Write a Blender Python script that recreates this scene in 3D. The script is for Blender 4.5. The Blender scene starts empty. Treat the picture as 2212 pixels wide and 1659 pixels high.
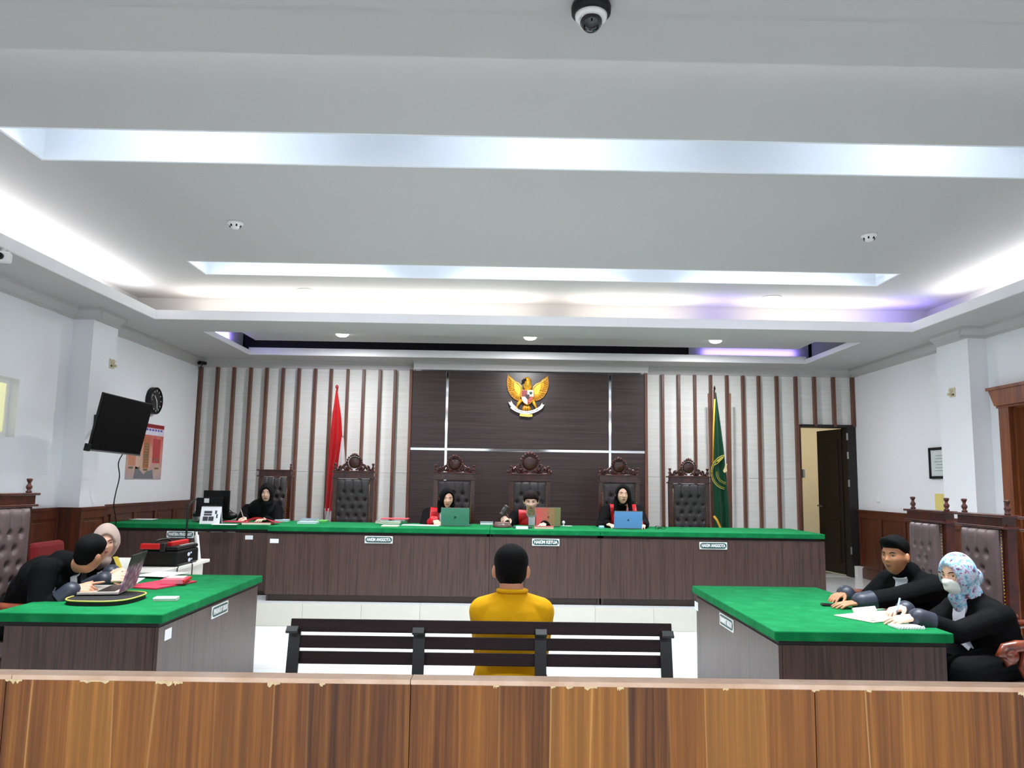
import bpy, bmesh, math, random
import numpy as np
from mathutils import Vector, Matrix
random.seed(7)
SC = bpy.context.scene
COL = SC.collection
R = math.radians
# ---------------------------------------------------------------- camera
F = 1700.0; PITCH, YAW, ROLL, CH = 0.1235, -0.0095, 0.01522, 1.5
_f = Vector((-math.sin(YAW)*math.cos(PITCH), math.cos(YAW)*math.cos(PITCH), math.sin(PITCH)))
_r = Vector((math.cos(YAW), math.sin(YAW), 0)); _d = _f.cross(_r)
_c, _s = math.cos(ROLL), math.sin(ROLL)
RT, DN, FW = _c*_r - _s*_d, _s*_r + _c*_d, _f
CAM = Vector((0, 0, CH))
cam_data = bpy.data.cameras.new('camera'); cam = bpy.data.objects.new('camera', cam_data); COL.objects.link(cam)
cam_data.sensor_width = 36; cam_data.lens = F/2212*36; cam_data.clip_start = 0.05
m = Matrix.Identity(4)
for i in range(3):
    m[i][0] = RT[i]; m[i][1] = -DN[i]; m[i][2] = -FW[i]; m[i][3] = CAM[i]
cam.matrix_world = m
SC.camera = cam
def ray(px, py): return RT*((px-1106)/F) + DN*((py-829.5)/F) + FW
def ony(px, py, Y): d = ray(px, py); return CAM + d*(Y/d.y)
def onx(px, py, X): d = ray(px, py); return CAM + d*(X/d.x)
def onz(px, py, z): d = ray(px, py); return CAM + d*((z-CH)/d.z)
# ---------------------------------------------------------------- world, view, lights
w = bpy.data.worlds.new('world'); SC.world = w; w.use_nodes = True
w.node_tree.nodes['Background'].inputs[0].default_value = (0.8, 0.9, 1, 1)
w.node_tree.nodes['Background'].inputs[1].default_value = 0.3
vs = SC.view_settings; vs.view_transform = 'Standard'; vs.look = 'None'; vs.exposure = 0.24; vs.gamma = 1.0; vs.use_curve_mapping = False
def area(name, loc, rot, sx, sy, power, color=(1, 1, 1), spread=180):
    l = bpy.data.lights.new(name, 'AREA'); l.shape = 'RECTANGLE'; l.size = sx; l.size_y = sy; l.energy = power; l.color = color; l.spread = R(spread)
    o = bpy.data.objects.new(name, l); COL.objects.link(o); o.location = loc; o.rotation_euler = rot; return o
def bulb(name, loc, power, r=0.05, color=(1, 1, 1)):
    l = bpy.data.lights.new(name, 'POINT'); l.energy = power; l.shadow_soft_size = r; l.color = color
    o = bpy.data.objects.new(name, l); COL.objects.link(o); o.location = loc; return o
COOL = (0.86, 0.93, 1.0); WHITE = (0.97, 0.97, 1.0); WARM = (1, 0.95, 0.88); PURPLE = (0.28, 0.22, 1.0)
ZC, ZT = 3.2, 3.55          # soffit and raised ceiling heights
SLOT_Y = (4.51, 4.97), (7.39, 7.84)
GAL_Y = (1.3, 1.76), (-1.6, -1.14)
for (y0, y1) in SLOT_Y:
    for x in (-2.05, 0.33, 2.7):
        bulb('slot_lamp', (x, y0+0.14, 3.78), 1.5, 0.04, COOL)
        area('slot_panel', (x, y0+0.12, 3.90), (0, 0, 0), 1.6, 0.14, 44 if y0 < 6 else 42, COOL, 78 if y0 < 6 else 98)
for (y0, y1) in GAL_Y[1:]:
    for x in (-2.05, 0.33, 2.7):
        area('gallery_fill', (x, (y0+y1)/2, 3.19), (0, 0, 0), 1.4, 0.3, 85, COOL)  # added fill behind the camera, no fixture seen there
# LED strips lying in the cove of the big tray, facing up
area('cove_strip_left', (-3.99, 5.75, 3.26), (R(180), 0, 0), 0.05, 5.2, 29, WHITE)
area('cove_strip_right', (4.64, 5.65, 3.26), (R(180), 0, 0), 0.05, 4.8, 27, WHITE)
area('cove_strip_far', (-1.62, 8.66, 3.26), (R(180), 0, 0), 4.0, 0.05, 23, WARM)
area('cove_strip_far', (1.45, 8.66, 3.26), (R(180), 0, 0), 1.4, 0.05, 8, WARM)
area('cove_strip_far', (3.45, 8.66, 3.26), (R(180), 0, 0), 1.5, 0.05, 8.6, WARM)
area('cove_strip_near', (0.3, 2.84, 3.26), (R(180), 0, 0), 7.2, 0.05, 42, WHITE)
area('cove_strip_purple', (4.45, 8.62, 3.26), (R(180), 0, 0), 0.35, 0.05, 3, PURPLE)
area('cove_strip_purple', (2.42, 8.62, 3.26), (R(180), 0, 0), 0.35, 0.05, 2, PURPLE)
# the small tray over the judges
area('tray_strip_purple', (-3.575, 9.75, 3.33), (0, R(110), 0), 0.03, 1.1, 16, PURPLE)
area('tray_strip_purple', (3.45, 10.90, 3.36), (R(90), 0, 0), 1.3, 0.03, 4, PURPLE)
for x in (-2.1, 0.32, 2.72):
    area('spot_lamp', (x, 10.0, 3.30), (0, 0, 0), 0.13, 0.13, 42, WHITE)
bulb('back_room_lamp', (5.75, 12.7, 2.5), 22, 0.2, (1, 0.95, 0.86))
# ---------------------------------------------------------------- materials
def lin(v):
    v /= 255.0
    return v/12.92 if v <= 0.04045 else ((v+0.055)/1.055)**2.4
def S(r, g, b): return (lin(r), lin(g), lin(b), 1)
MATS = {}
def nmat(name):
    m = bpy.data.materials.new(name); m.use_nodes = True
    nt = m.node_tree; return m, nt, nt.nodes['Principled BSDF']
def tex_obj(nt, scale=(1, 1, 1), kind='Object'):
    tc = nt.nodes.new('ShaderNodeTexCoord'); mp = nt.nodes.new('ShaderNodeMapping'); mp.inputs['Scale'].default_value = scale
    nt.links.new(tc.outputs[kind], mp.inputs[0]); return mp.outputs[0]
def noise(nt, vec, scale=5, detail=4, rough=0.5):
    n = nt.nodes.new('ShaderNodeTexNoise'); n.inputs['Scale'].default_value = scale; n.inputs['Detail'].default_value = detail; n.inputs['Roughness'].default_value = rough
    nt.links.new(vec, n.inputs['Vector']); return n.outputs['Fac']
def ramp(nt, fac, stops, interp='LINEAR'):
    r = nt.nodes.new('ShaderNodeValToRGB'); r.color_ramp.interpolation = interp
    e = r.color_ramp.elements
    while len(e) < len(stops): e.new(0.5)
    for el, (p, c) in zip(e, stops): el.position = p; el.color = c
    nt.links.new(fac, r.inputs[0]); return r.outputs[0]
def bump(nt, bs, fac, strength=0.2, dist=0.01):
    b = nt.nodes.new('ShaderNodeBump'); b.inputs['Strength'].default_value = strength; b.inputs['Distance'].default_value = dist
    nt.links.new(fac, b.inputs['Height']); nt.links.new(b.outputs[0], bs.inputs['Normal'])
def plain(name, c, rough=0.5, metal=0.0, spec=0.5, var=0.06, vscale=6, bmp=0.0, bscale=200, emit=None, sheen=0):
    if name in MATS: return MATS[name]
    m, nt, bs = nmat(name)
    v = tex_obj(nt)
    f = noise(nt, v, vscale, 3)
    lo = tuple(x*(1-var) for x in c[:3])+(1,); hi = tuple(min(1, x*(1+var)) for x in c[:3])+(1,)
    nt.links.new(ramp(nt, f, [(0.3, lo), (0.7, hi)]), bs.inputs['Base Color'])
    bs.inputs['Roughness'].default_value = rough; bs.inputs['Metallic'].default_value = metal; bs.inputs['Specular IOR Level'].default_value = spec
    if bmp: bump(nt, bs, noise(nt, v, bscale, 2), bmp, 0.004)
    if sheen: bs.inputs['Sheen Weight'].default_value = sheen
    if emit:
        bs.inputs['Emission Color'].default_value = emit[0]; bs.inputs['Emission Strength'].default_value = emit[1]
    MATS[name] = m; return m
def wood(name, cols, scale=(30, 30, 1.5), rough=0.4, spec=0.5, coat=0.0, detail=6, bmp=0.05):
    if name in MATS: return MATS[name]
    m, nt, bs = nmat(name)
    f = noise(nt, tex_obj(nt, scale), 1.0, detail, 0.65)
    n = len(cols)
    nt.links.new(ramp(nt, f, [(0.3+0.4*i/(n-1), c) for i, c in enumerate(cols)]), bs.inputs['Base Color'])
    bs.inputs['Roughness'].default_value = rough; bs.inputs['Specular IOR Level'].default_value = spec
    if coat: bs.inputs['Coat Weight'].default_value = coat; bs.inputs['Coat Roughness'].default_value = 0.15
    if bmp: bump(nt, bs, f, bmp, 0.002)
    MATS[name] = m; return m
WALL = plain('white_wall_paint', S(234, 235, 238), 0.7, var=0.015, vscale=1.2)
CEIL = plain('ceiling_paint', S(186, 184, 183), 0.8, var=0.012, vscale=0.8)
CREAM = plain('cream_wall_paint', S(232, 222, 196), 0.7, var=0.02)
TILE = plain('white_floor_tile', S(229, 231, 230), 0.13, var=0.015, vscale=3, spec=0.5)
GROUT = plain('tile_grout', S(205, 205, 200), 0.8)
RISER = plain('cream_riser_tile', S(222, 219, 206), 0.25, var=0.02)
DESK = wood('dark_walnut_laminate', [S(42, 28, 25), S(64, 46, 41), S(82, 62, 56), S(58, 41, 37), S(90, 71, 65)], (26, 26, 0.7), 0.36, 0.5)
PLINTH = plain('dark_plinth', S(58, 42, 38), 0.5)
BLACKGAP = plain('painted_gap_black', S(18, 12, 11), 0.7)  # black colour stands in for shade in gaps and the door void
CHAIRW = wood('carved_mahogany', [S(42, 13, 8), S(76, 27, 16), S(98, 40, 26)], (12, 12, 12), 0.28, 0.6, 0.3)
ARMW = wood('chair_arm_mahogany', [S(70, 26, 15), S(122, 54, 30), S(150, 74, 42)], (10, 10, 10), 0.28, 0.6, 0.3)
WAINS = wood('wainscot_wood', [S(46, 19, 10), S(78, 34, 17), S(98, 46, 24)], (14, 14, 1.0), 0.35, 0.5, 0.15)
DOORW = wood('door_casing_wood', [S(84, 42, 20), S(124, 66, 34), S(146, 84, 46)], (14, 14, 1.0), 0.35, 0.5, 0.15)
SLATW = wood('slat_brown_wood', [S(66, 36, 26), S(100, 62, 46), S(122, 80, 62)], (20, 20, 1.2), 0.42)
DARKP = wood('dark_panel_wood', [S(32, 22, 22), S(52, 39, 38), S(66, 51, 50)], (0.8, 20, 34), 0.33, 0.5)
LEATH = plain('brown_black_leather', S(66, 58, 60), 0.36, spec=0.55, var=0.12, vscale=30, bmp=0.12, bscale=300)
LEATH2 = plain('brown_leather', S(104, 86, 86), 0.38, spec=0.55, var=0.12, vscale=20, bmp=0.12, bscale=300)
BUTTON = plain('leather_button', S(22, 18, 18), 0.5)
CHROME = plain('polished_steel_strip', S(235, 235, 235), 0.07, metal=1.0, var=0.01)
BENCHW = wood('bench_slat_wood', [S(26, 11, 15), S(36, 16, 20), S(46, 23, 26)], (1.5, 30, 30), 0.6, 0.3)
BLACK = plain('black_powder_coat', S(20, 20, 22), 0.4)
BLACKPL = plain('black_plastic', S(9, 9, 10), 0.4, spec=0.3)
DARKDOOR = wood('dark_door_wood', [S(14, 8, 7), S(22, 13, 11), S(28, 17, 14)], (14, 14, 1), 0.4)
WHITEP = plain('white_plastic', S(236, 236, 234), 0.4, var=0.02)
PAPER = plain('white_paper', S(240, 241, 242), 0.7, var=0.02)
GREYM = plain('grey_metal', S(150, 150, 152), 0.35, metal=0.8)
GOLD = plain('gold_paint', S(226, 168, 44), 0.36, metal=0.35, var=0.18, vscale=20)
GREENSIGN = plain('sign_green', S(6, 74, 70), 0.4)
def felt(name):
    m, nt, bs = nmat(name)
    v = tex_obj(nt)
    a = noise(nt, v, 9, 5, 0.6); b = noise(nt, v, 260, 2)
    c1 = ramp(nt, a, [(0.3, S(8, 104, 56)), (0.55, S(12, 117, 64)), (0.75, S(32, 130, 78))])
    nt.links.new(c1, bs.inputs['Base Color'])
    bs.inputs['Roughness'].default_value = 0.95; bs.inputs['Specular IOR Level'].default_value = 0.15
    bump(nt, bs, b, 0.35, 0.003); return m
FELT = felt('green_felt')
def stave_wood(name):
    m, nt, bs = nmat(name)
    tc = nt.nodes.new('ShaderNodeTexCoord'); sp = nt.nodes.new('ShaderNodeSeparateXYZ'); nt.links.new(tc.outputs['Object'], sp.inputs[0])
    def math_(op, a, b=None, v=None):
        n = nt.nodes.new('ShaderNodeMath'); n.operation = op; nt.links.new(a, n.inputs[0])
        if b is not None: nt.links.new(b, n.inputs[1])
        if v is not None: n.inputs[1].default_value = v
        return n.outputs[0]
    wob = noise(nt, tex_obj(nt, (1.2, 0, 0.12)), 2.0, 2)
    xs = math_('MULTIPLY', sp.outputs[0], v=7.3)
    xs = math_('ADD', xs, math_('MULTIPLY', wob, v=2.2))
    fl = math_('FLOOR', xs); fr = math_('FRACT', xs)
    wn = nt.nodes.new('ShaderNodeTexWhiteNoise'); wn.noise_dimensions = '1D'; nt.links.new(fl, wn.inputs['W'])
    base = ramp(nt, wn.outputs['Value'], [(0.0, S(64, 34, 18)), (0.3, S(122, 70, 28)), (0.65, S(160, 99, 39)), (1.0, S(190, 130, 56))])
    st = noise(nt, tex_obj(nt, (44, 10, 0.7)), 1.0, 8, 0.72)
    streak = ramp(nt, st, [(0.33, S(48, 26, 15)), (0.45, S(104, 58, 25)), (0.57, S(148, 90, 36)), (0.72, S(196, 138, 66))])
    mx = nt.nodes.new('ShaderNodeMix'); mx.data_type = 'RGBA'; mx.inputs[0].default_value = 0.55
    nt.links.new(base, mx.inputs[6]); nt.links.new(streak, mx.inputs[7])
    ln = ramp(nt, fr, [(0.0, (1, 1, 1, 1)), (0.045, (0, 0, 0, 1)), (0.96, (0, 0, 0, 1)), (1.0, (0.3, 0.3, 0.3, 1))])
    lf = math_('MULTIPLY', ln, ramp(nt, wn.outputs['Color'], [(0.35, (0, 0, 0, 1)), (0.8, (.9, .9, .9, 1))]))
    m2 = nt.nodes.new('ShaderNodeMix'); m2.data_type = 'RGBA'; nt.links.new(lf, m2.inputs[0])
    nt.links.new(mx.outputs[2], m2.inputs[6]); m2.inputs[7].default_value = S(222, 170, 104)
    nt.links.new(m2.outputs[2], bs.inputs['Base Color'])
    bs.inputs['Roughness'].default_value = 0.32; bs.inputs['Specular IOR Level'].default_value = 0.45
    bump(nt, bs, st, 0.04, 0.001); return m
STAVE = stave_wood('zebra_stave_laminate')
# ---------------------------------------------------------------- mesh helpers
def spline(pts, n=6):
    P = [Vector(p) for p in pts]; P = [P[0]*2-P[1]]+P+[P[-1]*2-P[-2]]; out = []
    for i in range(1, len(P)-2):
        for k in range(n):
            t = k/n; a, b, c, d = P[i-1:i+3]
            out.append(.5*((2*b)+(c-a)*t+(2*a-5*b+4*c-d)*t*t+(3*b-a-3*c+d)*t**3))
    return out+[P[-2]]
def topmat(o):
    while o.parent: o = o.parent
    return Matrix.LocRotScale(o.location, o.rotation_euler, o.scale)
class B:
    def __init__(s): s.bm = bmesh.new()
    def box(s, c, d, rot=None, bev=0.0):
        r = bmesh.ops.create_cube(s.bm, size=1.0)['verts']
        M = Matrix.Translation(c) @ (rot.to_4x4() if rot else Matrix.Identity(4)) @ Matrix.Diagonal((d[0], d[1], d[2], 1))
        bmesh.ops.transform(s.bm, matrix=M, verts=r)
        if bev:
            ed = list({e for v in r for e in v.link_edges}); bmesh.ops.bevel(s.bm, geom=ed, offset=bev, segments=2, affect='EDGES', profile=0.5)
        return s
    def bb(s, x0, x1, y0, y1, z0, z1, bev=0.0):
        return s.box(((x0+x1)/2, (y0+y1)/2, (z0+z1)/2), (abs(x1-x0), abs(y1-y0), abs(z1-z0)), None, bev)
    def cyl(s, p0, p1, r0, r1=None, n=12, caps=True):
        p0, p1 = Vector(p0), Vector(p1); r1 = r0 if r1 is None else r1
        d = p1-p0; L = d.length
        if L < 1e-7: return s
        M = Matrix.Translation((p0+p1)/2) @ d.to_track_quat('Z', 'Y').to_matrix().to_4x4()
        bmesh.ops.create_cone(s.bm, cap_ends=caps, cap_tris=False, segments=n, radius1=r0, radius2=r1, depth=L, matrix=M); return s
    def ell(s, c, r, rot=None, seg=16, ring=10):
        M = Matrix.Translation(c) @ (rot.to_4x4() if rot else Matrix.Identity(4)) @ Matrix.Diagonal((r[0], r[1], r[2], 1))
        bmesh.ops.create_uvsphere(s.bm, u_segments=seg, v_segments=ring, radius=1.0, matrix=M); return s
    def cap(s, p0, p1, r0, r1=None, n=12):
        r1 = r0 if r1 is None else r1
        s.cyl(p0, p1, r0, r1, n); s.ell(p0, (r0,)*3, None, n, 8); s.ell(p1, (r1,)*3, None, n, 8); return s
    def lathe(s, prof, o=(0, 0, 0), n=14, rot=None):
        M = Matrix.Translation(o) @ (rot.to_4x4() if rot else Matrix.Identity(4))
        rings = []
        for (r, z) in prof:
            rings.append([s.bm.verts.new(M @ Vector((max(r, 1e-4)*math.cos(2*math.pi*k/n), max(r, 1e-4)*math.sin(2*math.pi*k/n), z))) for k in range(n)])
        for a, b in zip(rings, rings[1:]):
            for k in range(n): s.bm.faces.new((a[k], a[(k+1) % n], b[(k+1) % n], b[k]))
        s.bm.faces.new(rings[0][::-1]); s.bm.faces.new(rings[-1]); return s
    def prism(s, poly, d0, d1, fr=None):
        # poly in (u, v); extruded along w from d0 to d1; fr = (origin, U, V, W)
        o, U, V, W = fr or (Vector((0, 0, 0)), Vector((1, 0, 0)), Vector((0, 0, 1)), Vector((0, 1, 0)))
        a = [s.bm.verts.new(o+U*u+V*v+W*d0) for u, v in poly]; b = [s.bm.verts.new(o+U*u+V*v+W*d1) for u, v in poly]
        n = len(poly)
        fs = [s.bm.faces.new(a[::-1]), s.bm.faces.new(b)]
        for k in range(n): fs.append(s.bm.faces.new((a[k], a[(k+1) % n], b[(k+1) % n], b[k])))
        bmesh.ops.recalc_face_normals(s.bm, faces=fs); return s
    def tube(s, pts, r, n=8):
        pts = [Vector(p) for p in pts]; rs = r if isinstance(r, (list, tuple)) else [r]*len(pts)
        rings = []; up = None
        for i, p in enumerate(pts):
            t = (pts[min(i+1, len(pts)-1)]-pts[max(i-1, 0)]).normalized()
            if up is None: up = Vector((0, 0, 1)) if abs(t.z) < 0.9 else Vector((1, 0, 0))
            a = t.cross(up)
            if a.length < 1e-4: a = t.orthogonal()
            a.normalize(); b = t.cross(a).normalized(); up = -b if False else up
            rings.append([s.bm.verts.new(p + (a*math.cos(2*math.pi*k/n)+b*math.sin(2*math.pi*k/n))*rs[i]) for k in range(n)])
        for a, b in zip(rings, rings[1:]):
            for k in range(n): s.bm.faces.new((a[k], a[(k+1) % n], b[(k+1) % n], b[k]))
        s.bm.faces.new(rings[0][::-1]); s.bm.faces.new(rings[-1]); return s
    def grid(s, fn, nu, nv, thick=0.0):
        vs_ = [[s.bm.verts.new(fn(i/nu, j/nv)) for j in range(nv+1)] for i in range(nu+1)]
        fs = [s.bm.faces.new((vs_[i][j], vs_[i+1][j], vs_[i+1][j+1], vs_[i][j+1])) for i in range(nu) for j in range(nv)]
        if thick: bmesh.ops.solidify(s.bm, geom=fs, thickness=thick)
        return s
    def mesh(s, name, mt=None, smooth=False):
        bmesh.ops.recalc_face_normals(s.bm, faces=s.bm.faces)
        me = bpy.data.meshes.new(name); s.bm.to_mesh(me); s.bm.free()
        if mt: me.materials.append(mt)
        if smooth: me.polygons.foreach_set('use_smooth', [True]*len(me.polygons))
        return me
    def build(s, name, mt, parent=None, w=True, smooth=False, label=None, auto=False):
        if parent is not None and w: bmesh.ops.transform(s.bm, matrix=topmat(parent).inverted(), verts=s.bm.verts)
        me = s.mesh(name, mt, smooth)
        if auto: me.set_sharp_from_angle(angle=R(35)) if hasattr(me, 'set_sharp_from_angle') else None
        return link(name, me, parent, label)
def link(name, me, parent=None, label=None):
    o = bpy.data.objects.new(name, me); COL.objects.link(o)
    if parent is not None: o.parent = parent
    if label: o['label'] = label
    return o
def thing(name, label, cat, loc=(0, 0, 0), rotz=0.0, group=None):
    o = bpy.data.objects.new(name, None); COL.objects.link(o); o.empty_display_size = 0.1
    o.location = loc; o.rotation_euler = (0, 0, rotz); o['label'] = label; o['category'] = cat
    if group: o['group'] = group
    return o
def tag(o, label, cat, group=None):
    o['label'] = label; o['category'] = cat
    if group: o['group'] = group
    return o
def struct(name, bld, mt, parent=None, smooth=False):
    o = bld.build(name, mt, parent, smooth=smooth)
    if parent is None: o['kind'] = 'structure'
    return o
def dup(root, loc, rotz=0.0, label=None, group=None, scale=None):
    r = root.copy(); COL.objects.link(r); r.location = loc; r.rotation_euler = (0, 0, rotz)
    if scale: r.scale = scale
    if label: r['label'] = label
    if group: r['group'] = group
    for ch in list(root.children):
        c = ch.copy(); COL.objects.link(c); c.parent = r
        for g in list(ch.children):
            d = g.copy(); COL.objects.link(d); d.parent = c
    return r
def text_mesh(txt, size, depth=0.001, bold=0.0):
    cu = bpy.data.curves.new('lettering', 'FONT'); cu.body = txt; cu.size = size; cu.extrude = depth; cu.offset = bold; cu.align_x = 'CENTER'; cu.align_y = 'CENTER'
    o = bpy.data.objects.new('lettering', cu); COL.objects.link(o)
    dg = bpy.context.evaluated_depsgraph_get(); me = bpy.data.meshes.new_from_object(o.evaluated_get(dg))
    bpy.data.objects.remove(o); return me
# ---------------------------------------------------------------- room shell
XL, XR, YB, YF = -4.43, 5.10, 11.40, -3.0
ZP = 0.23                      # platform height
def empty_struct(name):
    o = bpy.data.objects.new(name, None); COL.objects.link(o); o['kind'] = 'structure'; return o
floor = struct('floor', B().bb(XL-.2, XR+.2, YF, 8.30, -0.12, -0.006), GROUT)
tile_me = B().box((0, 0, -0.003), (0.597, 0.597, 0.006)).mesh('tile', TILE)
for i in range(16):
    for j in range(10):
        t = link('tile', tile_me, floor); t.location = (-4.13+0.6*i, 2.60+0.6*j, 0)
floor2 = struct('floor_platform', B().bb(XL-.2, XR+.2, 8.31, YB+3, -0.12, ZP-0.006), GROUT)
for i in range(16):
    for j in range(5):
        t = link('tile', tile_me, floor2); t.location = (-4.13+0.6*i, 8.61+0.6*j, ZP)
rt_me = B().box((0, 0, 0), (0.597, 0.012, ZP-0.004)).mesh('riser_tile', RISER)
for i in range(16):
    t = link('riser_tile', rt_me, floor2); t.location = (-4.13+0.6*i, 8.304, ZP/2)
# walls
wl = B()
wl.bb(XL-.2, XL, YF, 5.9, 0, 3.9).bb(XL-.2, XL, 5.9, 7.18, 0, 1.83).bb(XL-.2, XL, 5.9, 7.18, 2.36, 3.9).bb(XL-.2, XL, 7.18, YB+.2, 0, 3.9)
wl.bb(XL, -4.22, 7.98, 8.49, 0, ZC+.02)
wall_left = struct('wall_left', wl, WALL)
wr = B()
DY0, DY1, DZ = 6.7, 7.80, 2.34
wr.bb(XR, XR+.2, YF, DY0, 0, 3.9).bb(XR, XR+.2, DY0, DY1, DZ, 3.9).bb(XR, XR+.2, DY1, YB+.2, 0, 3.9)
wr.bb(4.90, XR, 8.17, 8.77, 0, ZC+.02)
wall_right = struct('wall_right', wr, WALL)
wb = B()
OX0, OX1, OZ = 4.31, 5.0, 2.36
wb.bb(XL-.2, OX0, YB, YB+.12, 0, 3.9).bb(OX0, OX1, YB, YB+.12, OZ, 3.9).bb(OX1, XR+.2, YB, YB+.12, 0, 3.9)
wall_back = struct('wall_back', wb, WALL)
wf = B().bb(XL-.2, -0.5, YF-.2, YF, 0, 3.9).bb(1.4, XR+.2, YF-.2, YF, 0, 3.9).bb(-0.5, 1.4, YF-.2, YF, 2.7, 3.9)
wall_front = struct('wall_front', wf, WALL)
struct('door_3', B().bb(-0.5, 0.445, YF-.15, YF-.1, 0, 2.7).bb(0.455, 1.4, YF-.15, YF-.1, 0, 2.7), DARKDOOR)
# back room seen through the open door
br = B().bb(2.6, 2.7, YB+.12, 14.5, 0, 3.0).bb(6.2, 6.3, YB+.12, 14.5, 0, 3.0).bb(2.6, 6.3, 14.4, 14.5, 0, 3.0).bb(2.6, 6.3, YB+.12, 14.5, 2.9, 3.0).bb(4.6, 4.75, 13.4, 14.5, 0, 2.95)
struct('wall_back_room', br, CREAM)
# black-coloured walls stand in for the dark behind the right door
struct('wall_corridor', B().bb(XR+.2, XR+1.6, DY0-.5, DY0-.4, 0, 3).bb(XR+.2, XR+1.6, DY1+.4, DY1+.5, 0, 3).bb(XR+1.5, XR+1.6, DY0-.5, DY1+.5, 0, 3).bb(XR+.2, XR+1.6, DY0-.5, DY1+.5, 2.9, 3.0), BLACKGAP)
# ceiling: soffit ring + raised ceiling with slots
TX0, TX1, TY0, TY1 = -3.81, 4.46, 3.0, 8.45
c = B()
SX0, SX1, SY0, SY1 = -3.545, 4.2, 9.17, 10.84
c.bb(XL-.2, TX0-.02, TY0, TY1, ZC, ZC+.03).bb(TX1+.02, XR+.2, TY0, TY1, ZC, ZC+.03)
c.bb(XL-.2, XR+.2, TY1+.02, SY0, ZC, ZC+.03).bb(XL-.2, TX0-.02, TY1, TY1+.02, ZC, ZC+.03).bb(TX1+.02, XR+.2, TY1, TY1+.02, ZC, ZC+.03).bb(XL-.2, SX0-.02, SY0, SY1, ZC, ZC+.03).bb(SX1+.02, XR+.2, SY0, SY1, ZC, ZC+.03).bb(XL-.2, XR+.2, SY1+.02, YB+.2, ZC, ZC+.03).bb(XL-.2, SX0-.02, SY1, SY1+.02, ZC, ZC+.03).bb(SX1+.02, XR+.2, SY1, SY1+.02, ZC, ZC+.03)
for (a0, a1) in ((1.76, TY0), (-1.14, 1.3), (YF-.2, -1.6)): pass
c.bb(XL-.2, XR+.2, YF-.2, TY0-.02, ZC, ZC+.03).bb(XL-.2, TX0, TY0-.02, TY0, ZC, ZC+.03).bb(TX1, XR+.2, TY0-.02, TY0, ZC, ZC+.03)
c.bb(TX0, TX1, TY0-.02, TY0, ZC, ZC+.10)
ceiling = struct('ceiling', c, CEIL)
# upstands (lips) of the tray edges, brighter gloss paint
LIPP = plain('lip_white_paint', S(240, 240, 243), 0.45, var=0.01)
c = B()
c.bb(TX0-.02, TX0, TY0, TY1, ZC, ZC+.10).bb(TX1, TX1+.02, TY0, TY1, ZC, ZC+.10).bb(TX0-.02, TX1+.02, TY1, TY1+.02, ZC, ZC+.10)
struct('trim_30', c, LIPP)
c = B()
c.bb(SX0-.02, SX0, SY0, SY1, ZC, ZC+.06).bb(SX1, SX1+.02, SY0, SY1, ZC, ZC+.06).bb(SX0-.02, SX1+.02, SY1, SY1+.02, ZC, ZC+.10)
struct('trim_31', c, LIPP)
rc = B()
RX0, RX1, RY0, RY1 = -4.26, 4.92, 2.70, 8.97
QX0, QX1 = -3.045, 3.79
ys = [RY0, SLOT_Y[0][0]-.02, SLOT_Y[0][1]+.02, SLOT_Y[1][0]-.02, SLOT_Y[1][1]+.02, RY1]
for k in (0, 2, 4): rc.bb(RX0, RX1, ys[k], ys[k+1], ZT, ZT+.03)
for k in (1, 3):
    rc.bb(RX0, QX0-.02, ys[k], ys[k+1], ZT, ZT+.03).bb(QX1+.02, RX1, ys[k], ys[k+1], ZT, ZT+.03)
rc.bb(RX0-.03, RX0, RY0, RY1, ZC, ZT+.03).bb(RX1, RX1+.03, RY0, RY1, ZC, ZT+.03).bb(RX0, RX1, RY1, RY1+.03, ZC, ZT+.03).bb(RX0, RX1, RY0-.03, RY0, ZC, ZT+.03)
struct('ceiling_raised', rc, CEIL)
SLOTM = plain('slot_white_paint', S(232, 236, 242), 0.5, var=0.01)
for (y0, y1) in SLOT_Y:
    b = B().bb(QX0-.02, QX0, y0-.02, y1+.02, ZT, 3.95).bb(QX1, QX1+.02, y0-.02, y1+.02, ZT, 3.95).bb(QX0, QX1, y0-.02, y0, ZT, 3.95).bb(QX0, QX1, y1, y1+.02, ZT, 3.95).bb(QX0-.02, QX1+.02, y0-.02, y1+.02, 3.95, 3.97)
    struct('ceiling_slot', b, SLOTM)
# small tray: floating panel + cavity coloured dark to stand for its unlit depth
b = B().bb(-3.42, 4.04, SY0-.05, 10.66, 3.37, 3.40)
struct('ceiling_tray', b, CEIL)
struct('ceiling_cavity_sides', B().bb(-3.70, -3.67, SY0-.12, 10.9, ZC+.03, 3.62).bb(4.32, 4.35, SY0-.12, 10.9, ZC+.03, 3.62).bb(2.6, 4.3, 10.97, 11.0, ZC+.03, 3.62), CEIL)
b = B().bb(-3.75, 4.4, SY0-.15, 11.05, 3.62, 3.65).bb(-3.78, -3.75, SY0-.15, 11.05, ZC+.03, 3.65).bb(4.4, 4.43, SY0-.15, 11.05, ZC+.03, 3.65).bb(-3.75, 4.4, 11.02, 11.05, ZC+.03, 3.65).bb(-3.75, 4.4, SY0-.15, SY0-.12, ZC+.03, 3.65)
struct('ceiling_cavity', b, plain('unlit_cavity_dark', S(46, 44, 50), 0.9))
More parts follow.
